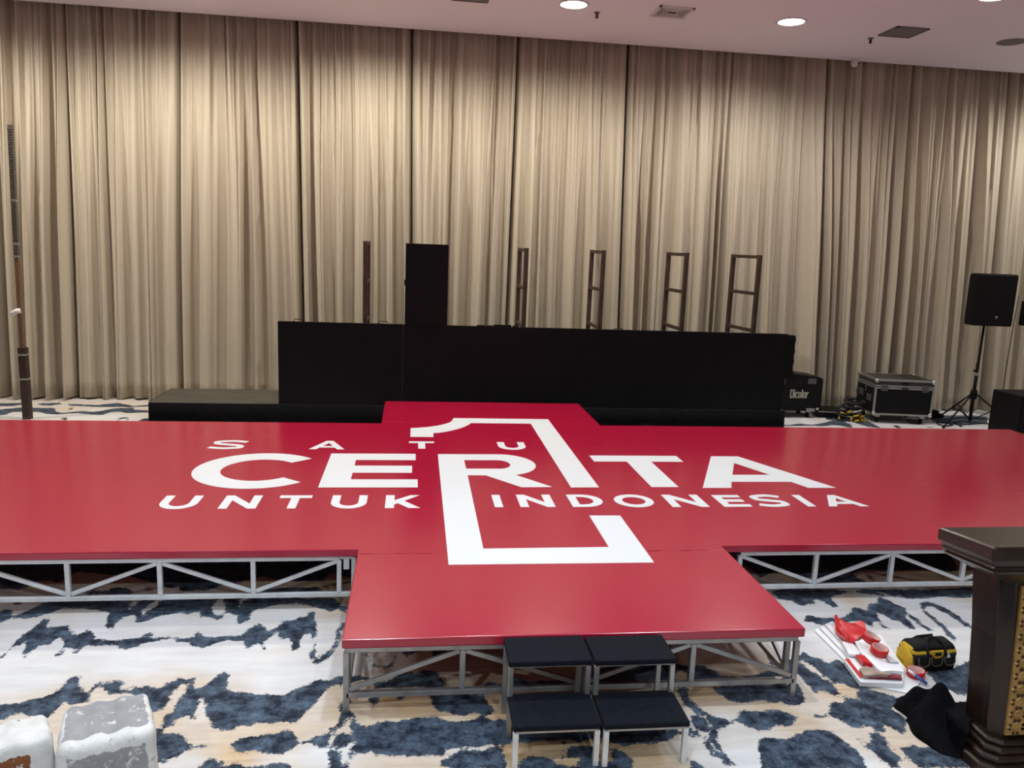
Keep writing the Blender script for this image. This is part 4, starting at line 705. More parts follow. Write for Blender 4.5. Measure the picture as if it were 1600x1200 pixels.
# ------------------------------------------------------------------ right background
# flight case
def flight_case():
    cx, cy = 7.33, 11.05
    t = thing('flight_case', 'black flight case with aluminium edges on casters before the right curtains', 'case', (cx, cy, 0), math.radians(-9))
    W, D, z0, z1 = .86, .66, .13, .665; zl = .60
    b = MB().box2((-W/2, -D/2, z0), (W/2, D/2, zl-.05)); b.build('body', M['case'], t, bevel=.004)
    MB().box2((-W/2, -D/2, zl-.042), (W/2, D/2, z1-.004)).build('lid', M['case_top'], t, bevel=.004)
    e = MB(); s = .03
    for z in (z0+.012, zl-.062, zl-.030, z1-.012):
        h = .026 if z != zl-.030 else .022
        for sy in (-1, 1): e.box((0, sy*D/2, z), (W+.012, .014, h))
        for sx in (-1, 1): e.box((sx*W/2, 0, z), (.014, D+.012, h))
    for sx in (-1, 1):
        for sy in (-1, 1): e.box((sx*(W/2-.008), sy*(D/2-.008), (z0+zl)/2-.03), (s, s, zl-z0-.06)); 
    for sx in (-1, 1): e.box((sx*(W/2-.012), 0, z1), (.03, D, .008))
    for sy in (-1, 1): e.box((0, sy*(D/2-.012), z1), (W, .03, .008))
    e.build('edge_trim', M['alu'], t, bevel=.003)
    for sx in (-1, 1):
        for sy in (-1, 1):
            for z in (z0+.02, z1-.018):
                MB().lathe([(0, -.034), (.020, -.030), (.032, -.014), (.034, 0), (.032, .014), (.020, .030), (0, .034)], (sx*(W/2-.012), sy*(D/2-.012), z), 12).build('ball_corner', M['chrome'], t)
            c = MB().box2((sx*(W/2-.10)-.035, sy*(D/2-.09)-.03, .085), (sx*(W/2-.10)+.035, sy*(D/2-.09)+.03, .13))
            c.build('caster_plate', M['alu'], t)
            MB().lathe([(0, -.015), (.038, -.015), (.044, -.010), (.044, .010), (.038, .015), (0, .015)], (sx*(W/2-.10), sy*(D/2-.09), .044), 18, axis=Matrix.Rotation(math.pi/2, 3, 'Y').to_quaternion()).build('wheel', M['black'], t)
    for sx in (-1, 1):
        MB().box((sx*.30, -D/2-.010, zl-.055), (.10, .012, .10)).box((sx*.30, -D/2-.018, zl-.050), (.05, .010, .05)).build('butterfly_latch', M['badge'], t, bevel=.004)
    MB().box((0, -D/2-.010, zl+.015), (.12, .010, .022)).box((0, -D/2-.010, zl-.062), (.10, .010, .018)).build('lid_catch', M['black'], t, bevel=.002)
    w_ = MB()
    w_.box((-W/2-.006, .15, .40), (.008, .16, .10)).box((-W/2-.006, -.15, .36), (.008, .16, .10))
    for k in range(4): w_.box((-W/2-.005, .10-k*.05, .26), (.004, .03, .03))
    w_.build('side_socket', M['badge'], t, bevel=.002)
    w_ = MB().lathe([(0, 0), (.016, 0), (.018, -.006), (0, -.006)], (-W/2-.002, 0, .50), 12, axis=Matrix.Rotation(math.pi/2, 3, 'Y').to_quaternion())
    w_.lathe([(0, 0), (.016, 0), (.018, -.006), (0, -.006)], (-W/2-.002, -.01, .455), 12, axis=Matrix.Rotation(math.pi/2, 3, 'Y').to_quaternion())
    w_.build('side_knob', M['chrome'], t)
flight_case()

# block lettering helper for small writing
GLY = {
 'D': ['11110', '10001', '10001', '10001', '10001', '10001', '11110'], 'i': ['1', '0', '1', '1', '1', '1', '1'], 'c': ['0000', '0000', '0111', '1000', '1000', '1000', '0111'],
 'o': ['0000', '0000', '0110', '1001', '1001', '1001', '0110'], 'l': ['1', '1', '1', '1', '1', '1', '1'], 'r': ['000', '000', '101', '110', '100', '100', '100']}
def case_with_writing():
    cx, cy = 5.72, 11.27
    t = thing('equipment_case', 'black equipment case with cream lettering at the right end of the screen wall', 'case', (cx, cy, 0))
    b = MB()
    prof = [(-.46, .12), (.455, .12), (.455, .60), (.40, .632), (-.20, .70), (-.46, .72)]
    fr = [(x, -.2, z) for x, z in prof]; bk = [(x, .22, z) for x, z in prof]
    b.loft([fr, bk]); b.build('body', M['case'], t, bevel=.006)
    MB().box2((-.47, -.208, .112), (.465, .228, .150)).box2((-.47, -.206, .175), (.465, -.19, .185)).box2((-.47, -.206, .47), (.30, -.19, .480)).build('edge_trim', M['black'], t, bevel=.003)
    MB().box2((.22, -.214, .105), (.36, -.196, .155)).build('corner_bracket', M['alu'], t, bevel=.004)
    MB().lathe([(0, -.02), (.024, -.016), (.03, 0), (.024, .016), (0, .02)], (.40, -.20, .15), 12).build('ball_corner', M['chrome'], t)
    MB().box2((.21, -.206, .53), (.34, -.198, .61)).box2((-.16, -.206, .52), (-.15, -.198, .60)).build('butterfly_latch', M['badge'], t, bevel=.003)
    for sx in (-.36, .28):
        MB().box2((sx-.03, -.17, .085), (sx+.03, -.11, .115)).build('caster_plate', M['alu'], t)
        MB().lathe([(0, -.015), (.038, -.015), (.044, -.010), (.044, .010), (.038, .015), (0, .015)], (sx, -.14, .044), 18, axis=Matrix.Rotation(math.pi/2, 3, 'Y').to_quaternion()).build('wheel', M['black'], t)
        MB().lathe([(0, -.015), (.038, -.015), (.044, -.010), (.044, .010), (.038, .015), (0, .015)], (sx, .15, .044), 18, axis=Matrix.Rotation(math.pi/2, 3, 'Y').to_quaternion()).build('wheel', M['black'], t)
    g = MB(); x = -.055; ph = .0185; pw_ = .0105
    for ch in 'Dicolor':
        G = GLY[ch]
        for r_, row in enumerate(G):
            run = 0
            for c_, v in enumerate(row):
                if v == '1': g.box2((x+c_*pw_, -.2035, .44-(r_+1)*ph-.001), (x+(c_+1)*pw_+.004, -.1995, .44-r_*ph+.001))
        x += (len(G[0])+.85)*pw_
    g.build('lettering', M['logo_white'], t)['label'] = 'cream lettering reading Dicolor'
case_with_writing()

# black lid lying on the floor and coiled cables
lid = thing('case_lid', 'flat black case lid lying on the carpet right of the lettered case', 'lid', (6.42, 11.38, 0), math.radians(-14))
MB().box2((-.17, -.30, 0), (.24, .20, .10)).build('panel', M['case'], lid, bevel=.01)
MB().box2((-.175, -.306, .085), (.245, -.29, .102)).box2((.235, -.30, .085), (.247, .20, .102)).build('edge_trim', M['alu'], lid, bevel=.003)
ck = thing('cable_coil', 'heap of coiled black cables with yellow plugs beside the flight case', 'cable', (6.62, 11.00, 0))
rr = random.Random(5); b = MB(); yb = []
for k in range(16):
    r0 = rr.uniform(.10, .19); cx, cy = rr.uniform(-.06, .06), rr.uniform(-.06, .06); h = .015+k*.021; tl = rr.uniform(-.25, .25); t2 = rr.uniform(-.2, .2)
    r0 *= (1-.035*k)
    b.tube([(cx+r0*math.cos(a), cy+r0*.8*math.sin(a), max(.013, h+tl*r0*math.cos(a)+t2*r0*math.sin(a))) for a in [2*math.pi*i/28 for i in range(28)]], .013, 7, closed=True)
b.tube([(.05, -.1, .30), (.06, -.05, .42), (.05, 0, .47)], .006, 6)
b.build('cable', M['cable'], ck)
b = MB()
for k in range(15):
    a = rr.uniform(math.pi*1.0, math.pi*2.0); r0 = rr.uniform(.13, .21); z = rr.uniform(.015, .15)*(1 if math.cos(a) < 0 else .5)
    p = Vector((r0*math.cos(a), r0*math.sin(a)*.95-.02, z)); d = Vector((rr.uniform(-1, 1), rr.uniform(-.6, .1), rr.uniform(-.3, .5))).normalized()*rr.uniform(.02, .045)
    b.tube([p-d, p, p+d], .013, 7)
b.build('yellow_plug', M['yellow'], ck)['label'] = 'yellow cable plugs'

# loudspeaker on a tripod
SPX, SPY = 8.40, 10.72
tr = thing('speaker_tripod', 'black tripod stand under the loudspeaker before the right curtains', 'stand', (SPX, SPY, 0))
MB().tube([(0, 0, .06), (0, 0, .95)], .024, 14).build('lower_tube', M['black'], tr)
MB().tube([(0.004, 0, .80), (.012, 0, 1.52)], .017, 14).build('pole', M['black'], tr)
MB().lathe([(.0, .40), (.045, .40), (.05, .42), (.05, .50), (.04, .54), (.03, .55), (.03, .40)], (0, 0, 0), 18).build('collar', M['black'], tr)
MB().lathe([(.0, .76), (.032, .76), (.034, .78), (.032, .81), (.0, .81)], (0, 0, 0), 16).build('clamp_ring', M['alu'], tr)
MB().tube([(-.02, -.02, .80), (-.055, -.03, .83)], .007, 8).lathe([(0, -.016), (.016, -.016), (.018, 0), (.016, .016), (0, .016)], (-.06, -.03, .835), 12).build('knob', M['black'], tr)
for a in (math.radians(202), math.radians(338), math.radians(90)):
    c, s = math.cos(a), math.sin(a)
    lg = MB().tube([(c*.045, s*.045, .47), (c*.64, s*.64, .016)], .012, 8); lg = lg.build('leg', M['black'], tr)
    MB().tube([(c*.03, s*.03, .09), (c*.32, s*.32, .262)], .008, 8).build('brace', M['black'], lg)
    MB().lathe([(0, 0), (.02, 0), (.022, .02), (.014, .035), (0, .035)], (c*.645, s*.645, 0), 10).build('rubber_foot', M['black'], lg)
sp = thing('loudspeaker', 'black loudspeaker raised on the tripod stand before the right curtains', 'speaker', (SPX+.012, SPY-.01, 1.52), math.radians(-6))
def spk_ring(s, y, z0, z1, hw):
    out = []
    for cx, cz in ((hw-.03, z0+.03), (hw-.03, z1-.03), (-hw+.03, z1-.03), (-hw+.03, z0+.03)):
        a0 = {(1, 0): -90, (1, 1): 0, (-1, 1): 90, (-1, 0): 180}[(1 if cx > 0 else -1, 0 if cz < (z0+z1)/2 else 1)]
        for k in range(5):
            an = math.radians(a0+k*22.5); out.append((cx+.03*math.cos(an)*s, y, cz+.03*math.sin(an)*s))
    return out
MB().loft([spk_ring(1, -.16, .0, .755, .300), spk_ring(1, .02, .0, .755, .300), spk_ring(1, .20, .03, .72, .20)]).build('cabinet', M['black'], sp, bevel=.004)
MB().loft([spk_ring(1, -.176, .025, .735, .280), spk_ring(1, -.158, .015, .745, .290)]).build('grille', M['grille'], sp, bevel=.004)
MB().lathe([(0, 0), (.022, 0), (.024, .005), (0, .005)], (.045, -.177, .125), 18, axis=Matrix.Rotation(math.pi/2, 3, 'X').to_quaternion()).build('badge', M['badge'], sp)['label'] = 'small grey round badge'
# second stand-mounted box at the right edge
s2 = thing('loudspeaker', 'black box on a stand partly cut off by the right edge of the photo', 'speaker', (9.50, 10.95, 0))
MB().box2((-.22, -.15, 1.50), (.25, .16, 1.88)).build('cabinet', M['black'], s2, bevel=.02)
MB().tube([(-.22, -.1, 1.80), (-.285, -.1, 1.83), (-.285, -.1, 1.92), (-.18, -.1, 1.94), (.2, -.1, 1.94)], .010, 8).build('yoke', M['black'], s2)
MB().tube([(0, 0, .0), (0, 0, 1.5)], .02, 12).build('pole', M['black'], s2)
for a in (20, 140, 260):
    c, s = math.cos(math.radians(a)), math.sin(math.radians(a)); MB().tube([(0, 0, .45), (c*.4, s*.4, .012)], .011, 8).build('leg', M['black'], s2)
cb = MB().tube([(9.30, 11.2, 1.95), (9.30, 11.22, 1.4), (9.31, 11.25, .8), (9.32, 11.25, .3), (9.34, 11.15, .02), (9.5, 11.1, .012)], .007, 7).build('cable', M['cable'])
tag(cb, 'thin black cable hanging down the curtain at the right edge of the photo', 'cable')
sub = thing('subwoofer', 'large black subwoofer box on the floor at the right edge behind the stage', 'speaker', (8.76, 9.95, 0))
MB().box2((-.46, -.28, .02), (.55, .27, .645)).build('cabinet', M['black'], sub, bevel=.015, segs=3)
MB().box2((-.43, -.292, .05), (.52, -.275, .615)).build('grille', M['grille'], sub, bevel=.005)
for x in (-.38, .47):
    for y in (-.2, .2): MB().box2((x-.03, y-.03, 0), (x+.03, y+.03, .025)).build('foot', M['black'], sub)
MB().box2((.30, -.05, .64), (.42, .05, .68)).build('handle', M['black'], sub, bevel=.01)
rr = random.Random(11)
for k, (pts, lab) in enumerate((
    ([(7.92, 11.06), (8.05, 11.10), (8.25, 11.05), (8.6, 11.20), (9.1, 11.1)], 'black cable crossing the carpet behind the tripod legs'),
    ([(8.15, 10.55), (8.22, 10.82), (8.40, 10.95), (8.75, 10.75), (8.95, 10.70)], 'black cable curving around the foot of the speaker tripod'),
    ([(7.98, 10.90), (8.10, 10.82), (8.06, 10.64), (7.90, 10.58), (7.86, 10.66), (7.92, 10.80)], 'loop of black cable between the flight case and the tripod'))):
    o = MB().tube([(x, y, .010) for x, y in sum([[tuple(Vector(pts[i]).lerp(Vector(pts[i+1]), t/5)) for t in range(5)] for i in range(len(pts)-1)], [])+[pts[-1]]], .010, 7).build('cable', M['cable']); tag(o, lab, 'cable')
bg = MB().box2((-.2, -.14, 0), (.22, .14, .06)).box2((-.12, -.1, .06), (.16, .10, .10)).build('black_cloth_bundle', M['black_cloth'], bevel=.03, segs=3); bg.location = (8.10, 11.33, 0)
tag(bg, 'flat black bundle on the carpet between flight case and tripod', 'cloth')

# ------------------------------------------------------------------ podium
POD = (3.2, 3.2, 0)
pod = thing('podium', 'dark varnished wooden podium with gold carved front panel, cut by the right edge', 'podium', POD)
def rect(x0, x1, y0, y1, zf, zb, ch):
    """ring (counter-clockwise) with chamfered front corners"""
    def z(y): return zf+(zb-zf)*((y-y0)/(y1-y0))
    p = [(x0+ch, y0), (x1-ch, y0), (x1, y0+ch), (x1, y1), (x0, y1), (x0, y0+ch)]
    return [(x-POD[0], y-POD[1], z(y)) for x, y in p]
PX1 = 3.70
pb = MB(); zz = 0
for (i, (z0, z1, o)) in enumerate(((0, .062, 0), (.062, .095, .03), (.095, .125, .055), (.125, .150, .078))):
    x0 = 2.712+o; y0 = 3.035+o*.8; x1 = PX1+.03-o; y1 = 3.42-o*.5
    pb.loft([rect(x0+.004, x1-.004, y0+.004, y1, z0, z0, .05), rect(x0, x1, y0, y1, z0+.006, z0+.006, .05), rect(x0, x1, y0, y1, z1-.01, z1-.01, .05), rect(x0+.010, x1-.010, y0+.010, y1, z1, z1, .05)])
pb.build('plinth', M['wood'], pod, bevel=.003)
MB().loft([rect(2.815, PX1-.10, 3.135, 3.335, .148, .148, .05), rect(2.80, PX1-.09, 3.125, 3.335, .35, .35, .05), rect(2.775, PX1-.06, 3.115, 3.335, .65, .65, .05), rect(2.735, PX1-.02, 3.110, 3.335, .96, .96, .05), rect(2.70, PX1, 3.10, 3.335, 1.03, 1.0, .05)]).build('column', M['wood'], pod, bevel=.004)
def cap(x0, o, zf, zb): return rect(x0, PX1+.29-o, 3.0+(x0-2.555)*.55, 3.355, zf, zb, .006)
MB().loft([cap(2.735, .18, .965, .940), cap(2.60, .05, 1.040, 1.005), cap(2.585, .03, 1.055, 1.020), cap(2.592, .035, 1.062, 1.027), cap(2.570, .015, 1.075, 1.040), cap(2.576, .02, 1.085, 1.050), cap(2.560, 0, 1.112, 1.075)]).build('cornice', M['wood'], pod, bevel=.002)
MB().loft([rect(2.555, PX1+.29, 2.995, 3.355, 1.112, 1.075, .006), rect(2.548, PX1+.295, 2.99, 3.36, 1.120, 1.083, .006), rect(2.548, PX1+.295, 2.99, 3.36, 1.172, 1.132, .006), rect(2.558, PX1+.285, 3.00, 3.35, 1.182, 1.142, .006)]).build('top_board', M['wood'], pod, bevel=.003)
# carved front panel
gp = MB()
def front_y(z): return np.interp(z, [.148, .35, .65, .96], [3.135, 3.125, 3.115, 3.110])
gx = lambda z: float(np.interp(z, [.17, .95], [2.865, 2.808]))
rows = 10; z0, z1 = .172, .945
vs_ = []
for k in range(17):
    z = z0+(z1-z0)*k/16; y = front_y(z)-.012
    for x in (gx(z), 3.55): vs_.append((x-POD[0], y-POD[1], z))
    for x in (gx(z), 3.55): vs_.append((x-POD[0], y-POD[1]+.016, z))
fs = []
for k in range(16):
    a = 4*k; c = 4*(k+1); fs += [(a, a+1, c+1, c), (a+1, a+3, c+3, c+1), (a+3, a+2, c+2, c+3), (a+2, a, c, c+2)]
fs += [(0, 2, 3, 1), (64, 65, 67, 66)]
gp.add(vs_, fs)
gr_ = MB(); gh = MB()
Q = Matrix.Rotation(math.pi/2, 3, 'X').to_quaternion()
cell = .068
for r_ in range(11):
    z = z0+.045+r_*cell
    if z > z1-.03: break
    y = front_y(z)-.012-POD[1]
    for c_ in range(8):
        x = gx(z)+.052+c_*cell-POD[0]
        gp.lathe([(.0, .006), (.010, .007), (.014, .003), (.019, .008), (.024, .004), (.025, -.002)], (x, y, z), 12, axis=Q)
        for a in range(4):
            an = math.radians(a*90); cx, cz = x+.034*math.cos(an), z+.034*math.sin(an)
            for s in (-1, 1):
                dx, dz = -math.sin(an)*.011*s, math.cos(an)*.011*s
                gh.lathe([(0, .003), (.0065, .003), (.008, 0), (.008, -.004)], (cx+dx, y-.0005, cz+dz), 8, axis=Q)
    for xe in (gx(z)+.008,):
        gp.lathe([(0, .007), (.006, .006), (.009, 0)], (xe-POD[0], y, z), 8, axis=Q)
go = gp.build('carved_panel', M['gold'], pod); go['label'] = 'gold carved lattice panel'
gh.build('carving_hole_shade', M['gold_hole_shade'], go)  # dark studs paint in the shade of the lattice holes

# ------------------------------------------------------------------ black cloth heap against the podium
HX, HY = 2.775, 3.52
def heap():
    me = bpy.data.meshes.new('black_cloth'); bm = bmesh.new()
    bmesh.ops.create_icosphere(bm, subdivisions=6, radius=1)
    def bump(x, y, cx, cy, r, h): return h*math.exp(-((x-cx)**2+(y-cy)**2)/(r*r))
    for v in bm.verts:
        p = v.co.copy(); an = math.atan2(p.y, p.x)
        rim = 1+.42*math.exp(-((an+2.35)/.55)**2)-.16*math.exp(-((an-3.0)/.4)**2)+.04*math.sin(3*an+1)+.06*math.sin(7*an+2)+.03*math.sin(13*an)
        x, y = p.x*.150*rim, p.y*(.215 if p.y > 0 else .262)*rim
        top = bump(x, y, -.05, .11, .055, .10)+bump(x, y, .08, .05, .07, .09)+bump(x, y, -.04, -.08, .10, .11)+bump(x, y, .05, -.10, .08, .07)+bump(x, y, -.10, -.14, .09, .13)+bump(x, y, .0, 0, .15, .05)
        fold = .020*math.sin(26*x+14*y+3*math.sin(9*y))+.014*math.sin(41*y-18*x+2*math.sin(12*x))+.010*abs(math.sin(33*x+30*y))
        up = max(p.z, 0)**.45
        z = up*(top+fold*min(1, top/.06)+.012) if p.z > 0 else .002
        xx, yy = x*(1-.10*up), y*(1-.10*up); z = max(z, .002)
        wx, wy = xx+HX, yy+HY
        if wx > 2.70 and wy < 3.43: z = max(z, min((wx-2.70)*5, .160)) if p.z > 0 else max(z, min((wx-2.70)*5, .155))
        v.co = (xx, yy, z)
    for f in bm.faces: f.smooth = True
    bm.to_mesh(me); bm.free()
    o = new_mesh_obj('black_cloth', me, M['black_cloth']); o.location = (HX, HY, 0)
    tag(o, 'crumpled black cloth heaped on the carpet against the podium base', 'cloth')
heap()

# ------------------------------------------------------------------ tool bag
bag = thing('tool_bag', 'small black and yellow canvas tool bag standing on the carpet left of the podium', 'bag', (3.115, 4.06, 0), math.radians(4))
bw, bd = .142, .075
def ring_r(hw, hd, z, r=.02, dx=0):
    out = []
    for sx, sy, a0 in ((1, -1, -90), (1, 1, 0), (-1, 1, 90), (-1, -1, 180)):
        for k in range(4):
            an = math.radians(a0+k*30); out.append((dx+sx*(hw-r)+r*math.cos(an), sy*(hd-r)+r*math.sin(an), z))
    return out
MB().loft([ring_r(bw-.004, bd-.004, 0), ring_r(bw, bd, .008), ring_r(bw+.002, bd+.004, .06), ring_r(bw+.004, bd+.003, .112)], smooth=True).build('lower_body', M['bag_black'], bag)
MB().loft([ring_r(bw+.002, bd+.001, .088), ring_r(bw+.006, bd-.004, .120), ring_r(bw, bd-.02, .142), ring_r(bw-.02, .028, .158, .015)], smooth=True).build('upper_body', M['yellow'], bag)
MB().loft([ring_r(bw+.002, .066, .133, .02), ring_r(bw-.008, .058, .152, .02), ring_r(bw-.025, .030, .168, .015)], smooth=True).build('top_flap', M['bag_black'], bag)
side = MB()
side.add([(-bw-.003, -bd+.0, .0), (-bw-.006, bd, .0), (-bw-.016, bd-.01, .095), (-bw-.012, 0, .128), (-bw-.016, -bd+.01, .095)], [(0, 4, 3, 2, 1)])
so = side.build('side_gusset', M['yellow'], bag); md = so.modifiers.new('s', 'SOLIDIFY'); md.thickness = .010; md.offset = -1
so['label'] = 'yellow side gusset'
for k, x in enumerate((-.085, .002, .090)):
    pk_ = MB(); w_ = .036
    ringp = [(x-w_, -bd-.006, .098), (x-w_, -bd-.010, .062), *[(x+w_*math.cos(math.radians(a)), -bd-.012, .062+.022*math.sin(math.radians(a))) for a in range(200, 350, 20)], (x+w_, -bd-.010, .062), (x+w_, -bd-.006, .098)]
    back = [(p[0], -bd+.012, p[2]) for p in ringp]
    po = pk_.loft([ringp, back]).build('pocket', M['bag_black'], bag)
    MB().tube([(p[0], p[1]-.001, p[2]) for p in ringp], .0022, 6).build('piping', M['piping'], po)
fl = MB().prism([(-.040, .138), (.036, .138), (.036, .112), (.016, .092), (-.018, .092), (-.040, .112)], -.004, .004).build('flap', M['yellow'], bag)
fl.rotation_euler = (math.radians(90), 0, 0); fl.location = (.0, -bd-.010, .0)
pl_ = MB().box2((-.022, .108, .004), (.020, .128, .007)).build('badge', M['black'], fl, bevel=.001)
hd = MB()
for sy, zz_ in ((-1, .205), (1, .195)):
    hd.tube([(-.055, sy*(bd+.004), .10), (-.060, sy*(bd-.006), .135), (-.045, sy*.045, .165), (-.03, sy*.018, .183), (.0, sy*.010, .188), (.03, sy*.018, .185), (.05, sy*.045, .168), (.062, sy*(bd-.006), .138), (.055, sy*(bd+.004), .10)], [.008]*9, 8)
hd.build('handle', M['bag_black'], bag)
tg = MB().add([(.066, -bd-.016, .128), (.086, -bd-.016, .096), (.060, -bd-.018, .092)], [(0, 2, 1)]).build('tag', M['white'], bag); md = tg.modifiers.new('s', 'SOLIDIFY'); md.thickness = .002

# ------------------------------------------------------------------ vinyl off-cuts, tape and pen
def sheet(name, poly_, z, th, mat, label, cat, wob=0.0, seed=0, sub=5):
    """soft folded sheet: polygon raised to z with gentle waves and real thickness"""
    rnd = random.Random(seed)
    cx = sum(p[0] for p in poly_)/len(poly_); cy = sum(p[1] for p in poly_)/len(poly_)
    bm = bmesh.new(); vs_ = [bm.verts.new((p[0]-cx, p[1]-cy, 0)) for p in poly_]; bm.faces.new(vs_)
    bmesh.ops.triangulate(bm, faces=bm.faces[:])
    bmesh.ops.subdivide_edges(bm, edges=bm.edges[:], cuts=sub, use_grid_fill=True)
    bmesh.ops.triangulate(bm, faces=bm.faces[:])
    if bm.faces and sum(f.normal.z for f in bm.faces) < 0: bmesh.ops.reverse_faces(bm, faces=bm.faces[:])
    a, b_, c = rnd.uniform(0, 6), rnd.uniform(0, 6), rnd.uniform(0, 6)
    for v in bm.verts:
        v.co.z = z+wob*(.5+.5*math.sin(v.co.x*38+a+v.co.y*9))*(.6+.4*math.sin(v.co.y*31+b_))
    r = bmesh.ops.extrude_face_region(bm, geom=bm.faces[:])
    for g in r['geom']:
        if isinstance(g, bmesh.types.BMVert): g.co.z += th
    bmesh.ops.recalc_face_normals(bm, faces=bm.faces[:])
    me = bpy.data.meshes.new(name); bm.to_mesh(me); bm.free()
    o = new_mesh_obj(name, me, mat); o.location = (cx, cy, 0)
    for p in me.polygons: p.use_smooth = True
    md = o.modifiers.new('e', 'EDGE_SPLIT'); md.split_angle = math.radians(40)
    if label: tag(o, label, cat)
    return o
sheet('vinyl_sheet', [(2.649, 3.843), (2.820, 3.755), (2.975, 3.890), (2.960, 4.013), (3.035, 4.42), (2.955, 4.40), (2.72, 4.05)], .002, .004, M['white'], 'white sheet lying flat on the carpet under the off-cut stack', 'sheet', 0, 1)
for k, (p, lab) in enumerate((
    ([(2.633, 4.500), (2.668, 4.520), (2.655, 4.130), (2.628, 4.121)], 'leftmost long white vinyl strip beside the off-cut stack'),
    ([(2.680, 4.520), (2.722, 4.550), (2.690, 4.150), (2.664, 4.135)], 'middle long white vinyl strip beside the off-cut stack'),
    ([(2.735, 4.555), (2.812, 4.600), (2.760, 4.20), (2.700, 4.155)], 'wide white vinyl strip next to the folded red vinyl'))):
    sheet('vinyl_strip', p, .003, .010+.004*k, M['white'], lab, 'strip', .003, k+2)
sheet('vinyl_stack', [(2.597, 4.071), (2.562, 3.842), (2.800, 3.812), (2.925, 3.985), (3.015, 4.375), (2.95, 4.395), (2.82, 4.42), (2.70, 4.17)], .008, .026, M['white'], 'folded stack of white vinyl off-cuts on the carpet left of the tool bag', 'vinyl', .003, 7)
sheet('folded_vinyl', [(2.800, 4.56), (2.835, 4.555), (2.822, 4.475), (2.940, 4.506), (2.958, 4.470), (2.916, 4.365), (2.800, 4.285), (2.745, 4.234), (2.705, 4.263), (2.728, 4.419)], .038, .020, M['red_tape'], 'folded glossy red vinyl on top of the white off-cut stack', 'vinyl', .020, 8, 6)
tb = MB().tube([(2.722, 4.25, .070), (2.742, 4.40, .073), (2.805, 4.555, .078)], .011, 10).build('vinyl_roll', M['red_tape']); tag(tb, 'thin red vinyl roll along the edge of the folded red vinyl', 'vinyl')
sheet('vinyl_offcut', [(2.690, 4.270), (2.745, 4.240), (2.725, 4.122), (2.690, 4.090), (2.640, 4.11)], .040, .014, M['white'], 'small white off-cut between the red vinyl and the front of the stack', 'vinyl', .012, 9)
sheet('vinyl_offcut', [(2.765, 4.26), (2.845, 4.285), (2.800, 4.12), (2.810, 4.0), (2.899, 3.985), (2.862, 3.905), (2.730, 3.912), (2.720, 4.10)], .038, .016, M['white'], 'crumpled white off-cut under the two red tape rolls', 'vinyl', .016, 10, 6)
sheet('vinyl_offcut', [(2.672, 4.085), (2.722, 4.078), (2.702, 3.958), (2.660, 3.988)], .042, .024, M['red_tape'], 'small bright red off-cut in front of the tape rolls', 'vinyl', .012, 11)
sheet('vinyl_offcut', [(2.608, 4.085), (2.630, 4.089), (2.598, 3.887), (2.580, 3.875)], .037, .006, M['red_tape'], 'thin red strip along the left edge of the white stack', 'vinyl', .004, 12)
sheet('backing_paper', [(2.613, 3.946), (2.664, 3.959), (2.725, 3.905), (2.775, 3.880), (2.735, 3.855), (2.598, 3.872)], .040, .018, M['brown_paper'], 'crumpled brown backing paper at the front of the stack', 'paper', .016, 13, 6)
sheet('vinyl_offcut', [(2.735, 3.905), (2.836, 3.880), (2.812, 3.838), (2.625, 3.868), (2.66, 3.885)], .038, .010, M['maroon'], 'dark maroon off-cut at the front edge of the white stack', 'vinyl', .010, 14)
sheet('backing_paper', [(2.845, 4.065), (2.865, 4.06), (2.888, 3.99), (2.84, 4.00)], .050, .012, M['grey_paper'], 'grey curled backing paper right of the tape rolls', 'paper', .018, 15)
def tape_roll(loc, label, tilt):
    t = thing('tape_roll', label, 'tape', loc, 0, 'rolls of red tape')
    R, r, h = .050, .041, .046
    rot = Matrix.Rotation(math.radians(tilt[0]), 3, 'X') @ Matrix.Rotation(math.radians(tilt[1]), 3, 'Y')
    q = rot.to_quaternion()
    o1 = MB().lathe([(R-.005, 0), (R, 0), (R, h), (R-.005, h), (R-.005, 0)], (0, 0, 0), 32, axis=q).build('tape', M['red_tape'], t)
    o2 = MB().lathe([(r, .0005), (R-.005, .0005), (R-.005, h+.0005), (r, h+.0005), (r, .0005)], (0, 0, 0), 32, axis=q).build('core', M['tape_core'], t)
    return t
tape_roll((2.822, 4.200, .088), 'red tape roll lying tilted on the stack, the farther of the two', (10, 22))
tape_roll((2.803, 4.068, .078), 'red tape roll on the stack, the nearer of the two', (6, 8))
tape_roll((2.965, 3.935, .001), 'red tape roll standing on the carpet beside the tool bag', (0, 0))
pen = thing('marker_pen', 'blue and white marker leaning by the red tape roll next to the black cloth', 'pen', (2.925, 3.865, 0))
MB().tube([(-.025, .05, .056), (0.0, .020, .040)], .008, 10).build('cap', M['white'], pen)
MB().tube([(0, .020, .040), (.045, -.03, .012)], .009, 10).build('barrel', M['blue'], pen)

